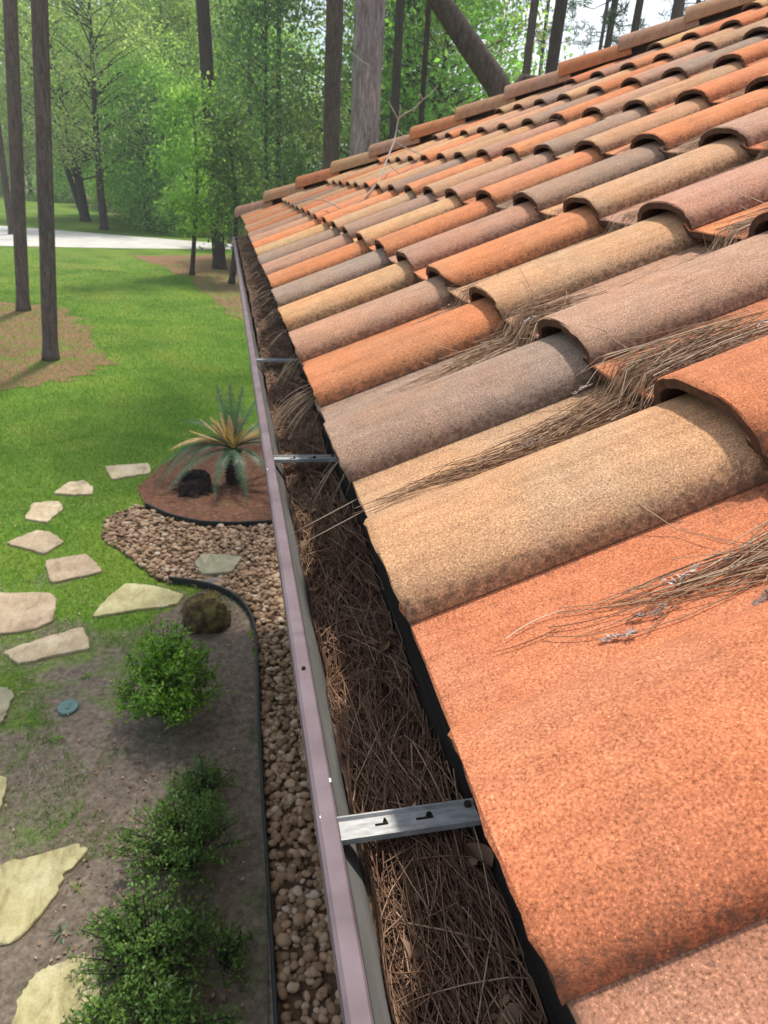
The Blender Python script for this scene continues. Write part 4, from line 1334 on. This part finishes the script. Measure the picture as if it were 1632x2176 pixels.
def cap_mesh(closed=False):
    b = Buf()
    k = 15
    L = EC + .06
    V = []
    rows = np.r_[0, .004, np.linspace(.02, L, 6)]
    for s in rows:
        for rr, ins in ((1, False), (1 - .014 / CAPR, True)):
            for t in np.linspace(0, PI, k):
                taper = 1 - .10 * s / L
                x = math.cos(t); x = math.copysign(abs(x) ** .8, x)
                V.append(HS * (x * CAPR * rr * taper) + HN * (abs(math.sin(t)) ** .9 * .088 * rr * taper - .03 * s / EC - (.002 if s == 0 and not ins else 0)) + HD * (s + RNG.normal(0, .0006)))
    F = []
    R = len(rows)
    for j in range(R - 1):
        a, c = j * 2 * k, (j + 1) * 2 * k
        for i in range(k - 1):
            F.append((a + i, a + i + 1, c + i + 1, c + i)); F.append((a + k + i, c + k + i, c + k + i + 1, a + k + i + 1))
        F.append((a, c, c + k, a + k)); F.append((a + k - 1, a + 2 * k - 1, c + 2 * k - 1, c + k - 1))
    for i in range(k - 1):
        F.append((i, k + i, k + i + 1, i + 1))
    if closed:
        F.append(tuple(k + i for i in range(k)))
    b.add(V, F)
    return finish_smooth(b.mesh('hip_cap', True, False), 50)


capm = cap_mesh(); capm.materials.append(M['tile'])
capc = cap_mesh(True); capc.materials.append(M['tile'])
capcol = ['p', 't', 'o', 'y', 'p', 'o', 't', 'p', 'o', 'p', 't', 's', 't', 'p', 'o', 't']
for i in range(16):
    start = np.array([0, YC, 0]) + HD * (-.02 + i * EC) + np.array([0, 0, .04])
    if i == 0: start = np.array([0, YC, 0]) + HD * .0 + np.array([0, 0, .015])
    o = obj('hip_cap', capc if i == 0 else capm, None, parent=roof, loc=start, label=COL[capcol[i]][1].replace('tile', 'hip cap'))
    v = float(rg.normal(.95, .04))
    o.color = (*[min(1, x * v) for x in COL[capcol[i]][0]], 1)
b = Buf()
s0 = np.array([.06, YC - .06, .0]); V = []
for s in (0.0, 5.9):
    for u, nn in ((-.02, -.04), (.02, -.04), (.02, .085), (-.02, .085)):
        V.append(s0 + HD * s + HS * u + HN * nn)
b.add(V, [(0, 1, 2, 3), (4, 7, 6, 5), (0, 4, 5, 1), (1, 5, 6, 2), (2, 6, 7, 3), (3, 7, 4, 0)])
obj('hip_board', b.mesh('hip_board'), M['felt'], parent=roof)

# --- gutter
ZL = -.14
XO, XI, XF = -.0835, -.066, .052
gb = Buf()


def extrude_y(b, prof, y0, y1, closed=False, ny=30):
    ys = np.linspace(y0, y1, ny)
    k = len(prof)
    V = [(x, y, z) for y in ys for x, z in prof]
    F = [(j * k + i, j * k + i + 1, (j + 1) * k + i + 1, (j + 1) * k + i) for j in range(ny - 1) for i in range(k - 1)]
    b.add(V, F)


YG = YC + .075
# outer skin incl. rolled lip
outer = [(XI, ZL - .012), (XI, ZL - .002), (XI - .002, ZL), (XO + .003, ZL), (XO, ZL - .003), (XO, ZL - .020), (XO + .004, ZL - .024), (XO + .028, ZL - .038), (XO + .040, ZL - .064), (XO + .042, ZL - .118), (XO + .044, ZL - .12), (XF, ZL - .12)]
extrude_y(gb, outer, -7, YG)
outer2 = [(XO, ZL - .022)]
# outer front continued round the corner along the hip side
V = []; ks = len(outer)
for x in (XO, 8.0):
    for px_, z in outer:
        d = px_ - XF
        V.append((x if x > 1 else px_, YC - (px_ - 0.0), z))
gb.add(V, [(i, i + 1, ks + i + 1, ks + i) for i in range(ks - 1)])
gut = part('gutter', gb.mesh('gutter', False), M['gutter'], label='mauve painted metal gutter full of pine needles')
# inner lining: grey unpainted inside face
ib = Buf()
inner = [(XI + .0015, ZL - .010), (XI + .003, ZL - .016), (XI + .016, ZL - .036), (XI + .026, ZL - .062), (XI + .028, ZL - .114), (XF - .001, ZL - .114)]
extrude_y(ib, inner, -7, YC + .04)
o = obj('gutter_lining', ib.mesh('gutter_lining'), M['gutter_in'], parent=gut)


# hangers
def hanger_mesh():
    b = Buf()
    xs = np.linspace(XI - .001, XF + .0, 40)
    prof = [(-.0125, -.005), (-.0125, .001), (-.011, .001), (-.0095, -.002), (.008, -.002), (.0095, .001), (.011, .001), (.011, -.005)]
    k = len(prof)
    V = [(x, y, z) for x in xs for y, z in prof]
    holes = [(-.030, .0075), (.004, .010)]
    F = []
    for j in range(len(xs) - 1):
        xm = (xs[j] + xs[j + 1]) / 2
        for i in range(k - 1):
            F.append((j * k + i, (j + 1) * k + i, (j + 1) * k + i + 1, j * k + i + 1))
    b.add(V, F)
    return b.mesh('gutter_hanger')


hm = hanger_mesh()
hm.materials.append(M['alu'])
slotm = []
# small dark punched slots with bent tabs
for hx, L in ((-.031, .011), (.006, .015)):
    sb = Buf()
    sb.box(-L / 2, L / 2, -.0010, .0006, -.0019, -.0012)
    sb.add([(.001, .0008, -.0013), (L / 2, .0008, -.0013), (L / 2 - .002, .0032, .0015), (.002, .0026, .0015)], [(0, 1, 2, 3)])
    me = sb.mesh('slot'); me.materials.append(M['fascia']); slotm.append((hx, me))
for i, y in enumerate((.236, 1.08, 1.87, 5.9, -.6, -1.4)):
    h = bpy.data.objects.new('gutter_hanger', hm); C.objects.link(h); h.parent = gut
    h.location = (0, y, ZL - .001); h.rotation_euler = (0, 0, [.02, -.01, .0][i % 3])
    if i < 2:
        q = Buf(); q.tube([(0, 0, 0), (0, 0, .003)], [.0035, .0028], 8)
        obj('screw', q.mesh('screw'), M['stump'], parent=gut, loc=(.046, y + .008, ZL - .003))
        for hx, me in slotm:
            s = bpy.data.objects.new('slot', me); C.objects.link(s); s.parent = gut
            s.location = (hx, y + hx * h.rotation_euler[2], ZL - .001); s.rotation_euler = h.rotation_euler
# screw on the lip
sb = Buf()
cp = None
for (x, y) in ((-.0745, .4435),):
    sb.tube([(x, y, ZL - .001), (x, y, ZL + .0022)], [.0024, .0020], 8)
obj('screw', sb.mesh('screw'), M['fascia'], parent=gut)
# paint chips
M['white'] = simple('bare_white_metal', [(0.3, (0.7, 0.7, 0.7)), (0.7, (0.85, 0.85, 0.85))], 30, bs=0)
for (x, y, s) in ((-.0672, .285, .0022), (-.0805, .247, .0012), (-.081, 1.02, .002)):
    sb = Buf()
    sb.box(x - s * .4, x + s * .4, y - s, y + s, ZL - .0005, ZL + .0006)
    obj('paint_chip', sb.mesh('paint_chip'), M['white'], parent=gut)


# ------------------------------------------------------------------ debris in the gutter
def humus_h(x, y):
    return ZL - .052 + .010 * np.sin(y * 9 + x * 20) + .008 * np.sin(y * 23 + 1.3 + x * 31) + .004 * np.sin(y * 61 + x * 77) + .018 * (x - XI) / (XF - XI) + np.interp(y, [1.0, 2.8], [0, .050])


ys = np.linspace(-1.2, YC + .03, 900); xs = np.linspace(XI + .017, XF - .002, 24)
X, Y = np.meshgrid(xs, ys)
rg = np.random.default_rng(3)
Z = humus_h(X, Y) + rg.normal(0, .0014, X.shape)
V = np.c_[X.ravel(), Y.ravel(), Z.ravel()]
idx = np.arange(X.size).reshape(X.shape)
F = np.stack([idx[:-1, :-1], idx[:-1, 1:], idx[1:, 1:], idx[1:, :-1]], -1).reshape(-1, 4)
obj('gutter_humus', meshdata('gutter_humus', V, F, None, True), M['humus'], label='dark brown rotted mulch packed in the gutter under the needles', cat='debris', kind='stuff')


def needles(P0, D, Ln, rad, curve, rg, tone, segs=5, zfun=None):
    """arrays of start, direction -> curved 3-sided strands; returns V,F,A"""
    n = len(P0)
    up = np.array([0, 0, 1.0])
    side = np.cross(D, up); side /= np.linalg.norm(side, axis=1)[:, None] + 1e-9
    nz = np.cross(side, D)
    ts = np.linspace(0, 1, segs)
    V = np.zeros((n, segs, 3, 3))
    bendv = side * (curve * rg.normal(0, 1, n))[:, None] + nz * (curve * .5 * rg.normal(0, 1, n))[:, None]
    for j, t in enumerate(ts):
        c = P0 + D * (Ln * t)[:, None] + bendv * (Ln * (t * t - t))[:, None] * 1.0
        if zfun is not None: c = zfun(c, t)
        r = rad * (1.0 if t < .75 else .65 if t < 1 else .25)
        for k in range(3):
            a = k * 2 * PI / 3
            V[:, j, k] = c + side * math.cos(a) * r + nz * math.sin(a) * r
    base = (np.arange(n) * segs * 3)[:, None, None, None]
    jj = (np.arange(segs - 1) * 3)[None, :, None, None]
    kk = np.array([[0, 1, 4, 3], [1, 2, 5, 4], [2, 0, 3, 5]])[None, None]
    F = (base + jj + kk).reshape(-1, 4)
    A = np.repeat(np.clip(tone, 0, 1), segs * 3)
    return V.reshape(-1, 3), F, A


def gutter_needles():
    rg = np.random.default_rng(17)
    n = 6000
    y = np.concatenate([rg.uniform(-.25, 1.2, 4000), 1.2 + (YC - 1.2) * rg.uniform(0, 1, 2000)])
    x = rg.uniform(XI + .024, XF - .008, n)
    ang = np.where(rg.uniform(0, 1, n) < .7, rg.normal(1.60, .34, n), rg.uniform(0, PI, n))
    sg = rg.choice([-1, 1], n)
    D = np.c_[np.cos(ang), np.sin(ang), rg.normal(0, .07, n)] * sg[:, None]
    D /= np.linalg.norm(D, axis=1)[:, None]
    L = rg.uniform(.05, .17, n)
    # keep the strand inside the trough
    z = humus_h(x, y) + rg.uniform(-.001, .014, n)
    P0 = np.c_[x, y, z] - D * (L * .5)[:, None]

    def zf(c, t):
        c = c.copy()
        c[:, 0] = np.clip(c[:, 0], XI + .0215 + .003 * np.sin(c[:, 1] * 40), XF - .003)
        c[:, 2] = np.maximum(c[:, 2], humus_h(c[:, 0], c[:, 1]) + .0006)
        return c
    tone = np.clip(rg.beta(2, 2.4, n), 0, 1)
    V, F, A = needles(P0, D, L, .00065, .22, rg, tone, 6, zf)
    obj('gutter_needles', meshdata('gutter_needles', V, F, {'rnd': A}), M['needle_gutter'], label='brown dead pine needles matted along the inside of the gutter', cat='pine needles', kind='stuff')


gutter_needles()


def gutter_bits():
    rg = np.random.default_rng(71)
    n = 900
    y = np.concatenate([rg.uniform(-.1, 1.0, 520), rg.uniform(1.0, YC, 380)])
    x = rg.uniform(XI + .026, XF - .008, n)
    z = humus_h(x, y) + rg.uniform(.001, .013, n)
    a = rg.uniform(0, 2 * PI, n); L = rg.uniform(.003, .011, n) * np.where(rg.uniform(0, 1, n) < .12, 1.8, 1); Wd = L * rg.uniform(.25, .6, n)
    c = np.c_[x, y, z]
    u = np.c_[np.cos(a), np.sin(a), rg.normal(0, .35, n)] * L[:, None]; v = np.c_[-np.sin(a), np.cos(a), rg.normal(0, .6, n)] * Wd[:, None]
    k = np.c_[np.zeros(n), np.zeros(n), L * .25]
    V = np.stack([c - u, c - v * .9 - u * .2 + k, c + v - u * .1, c + u * .6 + v * .5, c + u - k, c + u * .5 - v * .7], 1).reshape(-1, 3)
    R = np.repeat(rg.beta(1.4, 3, n), 6)
    F = np.arange(n * 6).reshape(n, 6)[:, [0, 1, 5, 4, 3, 2]]
    obj('gutter_leaf_bits', meshdata('gutter_leaf_bits', V, F, {'rnd': R}), M['deadleaf'], label='broken brown leaf and bark bits mixed among the gutter needles', cat='leaf litter', kind='stuff')


gutter_bits()


def dead_leaf(loc, L, Wd, az, label, tone=.5, seed=0, curl=.3):
    rg = np.random.default_rng(seed)
    b = Buf()
    us = np.linspace(0, 1, 9)
    V = []
    for u in us:
        w = Wd * .5 * math.sin(PI * u ** .8) ** .8 + .0004
        for s in (-1, -.5, 0, .5, 1):
            V.append(((u - .5) * L, s * w, curl * w * abs(s) ** 1.5 + curl * L * .3 * (u - .5) ** 2 + rg.normal(0, .0005)))
    F = [(i * 5 + j, i * 5 + j + 1, (i + 1) * 5 + j + 1, (i + 1) * 5 + j) for i in range(8) for j in range(4)]
    b.add(V, F, tone)
    o = obj('dead_leaf', b.mesh('dead_leaf', True), M['deadleaf'], loc=loc, label=label, cat='dead leaf', group='dead leaves in the gutter')
    o.rotation_euler = (rg.normal(0, .2), rg.normal(0, .2), az)


def gpt(px, py, dz=.02):
    p = ong(px, py, ZL - .04)
    return (p[0], p[1], humus_h(p[0], p[1]) + dz)


dead_leaf(gpt(815, 1400, .012), .026, .011, 1.0, 'grey-brown dead leaf in the gutter beyond the nearest hanger', .30, 1, .8)
dead_leaf(gpt(1010, 1870, .010), .034, .016, 1.9, 'broad brown dead leaf in the gutter just in front of the nearest hanger', .22, 3, .9)
dead_leaf(gpt(885, 1990, .010), .028, .010, 1.3, 'narrow reddish dead leaf half buried in needles near the gutter foreground', .15, 4, .9)
dead_leaf(gpt(1070, 2060, .010), .026, .012, .2, 'tan dead leaf against the fascia side of the gutter foreground', .5, 5, .9)


# ------------------------------------------------------------------ needle clumps on the roof
def clump(s0, s1, col, u0, u1, n, label, seed, L=(.09, .19), lift=.012, spread=.10, tone=(.62, .2), taper=True, skew=0.0, rad=.00050, bias=1.5):
    """needles lying in the trough of a column, from slope distance s0 to s1"""
    rg = np.random.default_rng(seed)
    f = rg.beta(bias, 1.15, n) if taper else rg.uniform(0, 1, n)
    s = s0 + (s1 - s0) * f
    um = (u0 + u1) / 2 + skew * (f - .5)
    u = col * W + um + (u1 - u0) * .5 * rg.normal(0, .5, n) * (.30 + .85 * f)
    h = rg.uniform(0, 1, n) ** 1.3 * lift * (.35 + .9 * f)
    a = rg.normal(0, spread * 1.5, n) + .22 * np.sin(s * 14 + seed + u * 40)
    a = np.where(rg.uniform(0, 1, n) < .14, rg.normal(0, .6, n), a)
    D = np.cos(a)[:, None] * S_ + np.sin(a)[:, None] * T_ + rg.normal(0, .03, n)[:, None] * N_
    D *= rg.choice([-1, 1], n)[:, None]
    D /= np.linalg.norm(D, axis=1)[:, None]
    Ln = rg.uniform(L[0], L[1], n)

    def surf(sv):
        # tile surface height in the trough, saw-tooth with the courses
        k = np.floor(np.maximum(sv, 0) / E_)
        return -DELTA * (sv - k * E_) / E_
    P0 = s[:, None] * S_ + u[:, None] * T_ - D * (Ln * .5)[:, None]

    def zf(c, t):
        sv = c @ S_; tv = c[:, 1]
        nv = c @ N_
        base = surf(sv)
        # rise against neighbouring covers
        ul = tv - col * W
        r1 = np.clip((CW + .012 - ul), 0, .05); r2 = np.clip(ul - (W - .006), 0, .05)
        up = np.minimum(r1 * 1.2 + r2 * 1.2, .05)
        nn = base + .0012 + up + h * (1 - .3 * abs(t - .5))
        return sv[:, None] * S_ + tv[:, None] * T_ + nn[:, None] * N_
    tn = rg.normal(tone[0], tone[1], n)
    V, F, A = needles(P0, D, Ln, rad, .21, rg, tn, 6, zf)
    c = V.mean(0)
    return obj('pine_needle_clump', meshdata('pine_needle_clump', V - c, F, {'rnd': A}), M['needle'], loc=c, label=label, cat='pine needles')


PAN0, PAN1 = CW + .012, W - .004
clump(.15, .46, 0, .190, .262, 300, 'large needle clump in the orange trough at the right edge, below the nearest tan tile', 201, tone=(.60, .2), bias=2.4)
clump(.08, .44, 1, .180, .270, 420, 'widest needle clump, packed in the trough above the nearest tan tile', 202, tone=(.50, .22), lift=.022, bias=3.0)
clump(.40, .95, 1, .178, .232, 230, 'grey needle trail in the orange trough under the big pink-brown tile, right edge', 203, tone=(.62, .2))
clump(.14, .38, 2, .180, .285, 360, 'tan needle clump in the trough between the grey-brown and orange eave tiles', 204, tone=(.58, .2), lift=.020, bias=3.0)
clump(.38, 1.0, 2, .178, .255, 360, 'long needle trail between the golden tan and mauve tiles of the second course', 205, tone=(.58, .2), lift=.014)
clump(.22, .36, 3, PAN0, PAN1 - .02, 90, 'short needle tuft below the chipped orange tile', 206, tone=(.5, .22))
clump(.42, .70, 3, PAN0, PAN1 - .03, 100, 'thin needle trail right of the chipped orange tile', 207, tone=(.6, .2))
clump(.72, 1.30, 3, PAN0, PAN1 - .01, 430, 'needle bed in the trough by the large dark arch at the right edge', 208, tone=(.60, .2), lift=.016)
clump(.70, 1.1, 4, PAN0, PAN1 - .02, 170, 'needle trail two troughs up from the chipped orange tile', 209, tone=(.6, .2))
clump(1.0, 1.5, 5, PAN0, PAN1 - .02, 150, 'needle trail in the trough under the third-course orange tile', 210, tone=(.6, .2))
clump(.95, 1.25, 6, PAN0, PAN1 - .02, 90, 'small needle patch in the trough beside the grey tile arch', 211, tone=(.6, .2))
clump(1.35, 1.75, 7, PAN0, PAN1 - .02, 80, 'faint needle patch high on the roof near the right edge', 212, tone=(.6, .2))
for q_, (cc_, c0_) in enumerate(((5, .45), (6, .36), (6, 1.35), (7, .7), (7, 1.05), (8, .4), (8, 1.0), (9, .7), (9, 1.35), (10, 1.0), (11, .7), (4, .36))):
    o = clump(c0_, c0_ + .30, cc_, PAN0, PAN1 - .01, 55, 'loose needle wisp lying in a trough of the middle or far roof', 220 + q_, tone=(.62, .2), lift=.010)
    o['group'] = 'loose needle wisps in the roof troughs'
# stray single needles lying on tiles near the front
clump(.05, .16, 0, PAN0 + .03, PAN1 - .04, 7, 'few stray needles on the orange trough nearest the gutter', 213, L=(.05, .09), lift=.002)
clump(.02, .16, 1, PAN0 + .01, PAN1 - .04, 36, 'thin scatter of needles at the lower end of the tan trough', 214, L=(.05, .10), lift=.004, tone=(.35, .2))


# bundles spilling out of the tile ends into the gutter
def spill(col, n, label, seed, u=.24, out=.06, tone=.86, fan=.25, drop=.06):
    rg = np.random.default_rng(seed)
    t0 = col * W + u + rg.normal(0, .012, n)
    P0 = np.c_[rg.uniform(.02, .06, n), t0, rg.uniform(-.035, -.018, n)]
    D = np.c_[-np.ones(n), rg.normal(-.35, fan, n), rg.normal(-.15, .1, n)]
    D /= np.linalg.norm(D, axis=1)[:, None]
    L = rg.uniform(.06, .11, n) * out / .06

    def zf(c, t):
        c = c.copy(); c[:, 2] -= drop * t * t; c[:, 0] = np.maximum(c[:, 0], XI + .004 + 0 * t); c[:, 2] = np.maximum(c[:, 2], ZL - .045)
        return c
    V, F, A = needles(P0, D, L, .0007, .12, rg, rg.normal(tone, .15, n), 6, zf)
    cc = V.mean(0)
    obj('needle_bundle', meshdata('needle_bundle', V - cc, F, {'rnd': A}), M['needle'], loc=cc, label=label, cat='pine needles')


spill(3, 34, 'big fan of tan needles spilling into the gutter below the orange eave tile', 301, .235, .075)
spill(4, 16, 'needle bundle hanging over the gutter, second fan beyond the biggest', 302, .22, .06)
spill(2, 8, 'small needle bundle over the gutter next to the second hanger', 303, .19, .045)
spill(5, 7, 'single-file needles spilling from under the golden tan tile', 304, .22, .07)
spill(6, 9, 'thin needle spill beneath the grey eave tile', 305, .22, .07)
spill(7, 9, 'thin needle spill beneath the far orange eave tile', 306, .22, .07)
for k, cc in enumerate(range(8, 19)):
    rgk = 10 + k
    spill(cc, 8, 'needle wisp hanging from a far eave tile near the roof corner', 310 + k, .20 + .02 * (k % 3), .075)
for o in list(C.objects):
    if o.get('label', '').startswith('needle wisp hanging'): o['group'] = 'needle wisps along the far eave'

# two long crossing needles over the gutter
V, F, A = needles(np.array([onp for onp in (np.array([.012, .775, -.006]), np.array([.012, .742, -.008]))]) * 1.0,
                  np.array([[-.93, -.30, -.35], [-.93, -.27, -.36]]), np.array([.095, .10]), .0008, .02, np.random.default_rng(1), np.array([.95, .9]), 6)
V[:, 1] -= .18
obj('pine_needle', meshdata('pine_needle', V, F, {'rnd': A}), M['needle'], label='pair of pale straw needles bridging the gutter from the tan eave tile', cat='pine needles')


# pine catkin bits: small curled papery scraps among needles
def scrap(s, col, u, L, label, seed, tone=.8, n_=.012):
    rg = np.random.default_rng(seed)
    b = Buf()
    for i in range(26):
        t = rg.uniform(0, 1)
        p = np.array([L * (t - .5), .12 * L * math.sin(t * 4 + seed) + rg.normal(0, .0012), .001 + abs(rg.normal(0, .0014))])
        a = rg.normal(0, .9); l = rg.uniform(.0018, .0048); w_ = rg.uniform(.0006, .0016)
        u_ = np.array([math.cos(a), math.sin(a), rg.normal(0, .35)]) * l; v_ = np.array([-math.sin(a), math.cos(a), rg.normal(0, .5)]) * w_
        b.add([p - u_, p - v_, p + u_ * rg.uniform(.5, 1), p + v_], [(0, 1, 2, 3)], float(np.clip(tone * .6 + rg.normal(0, .25), 0, 1)))
    b.tube([np.array([L * (t - .5) * 1.1, .12 * L * math.sin(t * 4 + seed), .0012]) for t in np.linspace(0, 1, 7)], .0005, 4, a=tone * .5, jit=.3, rng=rg)
    p = rp(s, col * W + u, n_ - DELTA * (s % E_) / E_)
    o = obj('catkin_scrap', b.mesh('catkin_scrap'), M['bract'], loc=p, label=label, cat='pine catkin')
    o.rotation_euler = Matrix((S_, T_, N_)).transposed().to_euler()
    return o


scrap(.135, 0, .205, .024, 'pale curled catkin at the lower tip of the large clump by the right edge', 1, .9, .001)
scrap(.165, 0, .215, .026, 'brownish catkin scrap just up from the curled tip, on orange tile', 2, .55, .002)
scrap(.205, 0, .235, .030, 'grey catkin lying in the needles of the orange trough', 3, .7, .006)
scrap(.235, 0, .187, .018, 'rust-coloured scrap below the clump on the big orange tile', 4, .25, .002)
scrap(.30, 1, .285, .026, 'whitish catkin at the edge of the grey-brown tile', 5, .95, .016)
scrap(.20, 1, .21, .020, 'dark purplish catkin by the top rim of the nearest tan tile', 6, .1, .012)
scrap(.335, 2, .21, .026, 'white papery scrap left of the big pink-brown arch', 7, 1.2, .018)
scrap(.50, 1, .215, .034, 'pale grey catkin in the needle trail at the right edge', 8, .9, .014)
scrap(.30, 3, .27, .024, 'grey scrap stuck beside the arch of the tan second-course tile', 9, .75, .012)


# dead twig on the far roof
def seg(px, py, d): return away(px, py, d)


twig = Buf()
D0 = 4.2
main = [(930, 183, D0), (915, 200, D0), (898, 212, D0), (880, 232, D0), (862, 240, D0), (846, 253, D0), (843, 275, D0), (838, 300, D0 - .05), (820, 345, D0 - .25), (806, 385, D0 - .45), (770, 425, D0 - .6), (728, 446, D0 - .65), (690, 425, D0 - .55), (655, 424, D0 - .5), (600, 440, D0 - .4)]
twig.tube([away(*p) for p in main], np.r_[np.linspace(.002, .005, 6), np.linspace(.005, .0018, 9)], 6)
for br in ([(846, 253), (836, 235), (825, 215)], [(898, 212), (893, 200), (886, 203)], [(843, 275), (853, 285), (858, 292)], [(846, 253), (852, 235), (850, 222)]):
    twig.tube([away(x, y, D0) for x, y in br], [.0035, .0025, .0015][:len(br)], 5)
for br in ([(838, 300), (870, 318), (900, 330), (930, 328)], [(820, 345), (850, 370), (880, 352), (892, 340)], [(1018, 272), (1019, 300), (1005, 318), (985, 325)]):
    twig.tube([away(x, y, D0 - (y - 300) * .0045) for x, y in br], [.0028, .0024, .002, .0014], 5)
obj('dead_twig', twig.mesh('dead_twig', True), M['twig'], label='bare pale twig sticking up over the far roof tiles in front of the thick pine', cat='twig')
tw2 = Buf()
tw2.tube([away(748, 112, 10.2), away(768, 130, 10.2), away(782, 138, 10.2), away(790, 150, 10.2)], [.008, .010, .009, .004], 5)
obj('dead_twig', tw2.mesh('dead_twig', True), M['twig'], label='short pale dead twig across the thick pine trunk', cat='twig')


# ------------------------------------------------------------------ thin summer haze in the air of the wood
hb = Buf()
hb.box(-398, 498, -58, 440, G - 1, 40)
m = bpy.data.materials.new('haze')
m.use_nodes = True
m.node_tree.nodes.clear()
pv = m.node_tree.nodes.new('ShaderNodeVolumePrincipled')
pv.inputs['Color'].default_value = (0.90, 0.95, 0.92, 1)
pv.inputs['Density'].default_value = 0.0015
pv.inputs['Anisotropy'].default_value = 0.3
mo = m.node_tree.nodes.new('ShaderNodeOutputMaterial')
m.node_tree.links.new(pv.outputs['Volume'], mo.inputs['Volume'])
obj('haze', hb.mesh('haze'), m, kind='stuff', label='thin bright haze hanging between the far trees', cat='haze')
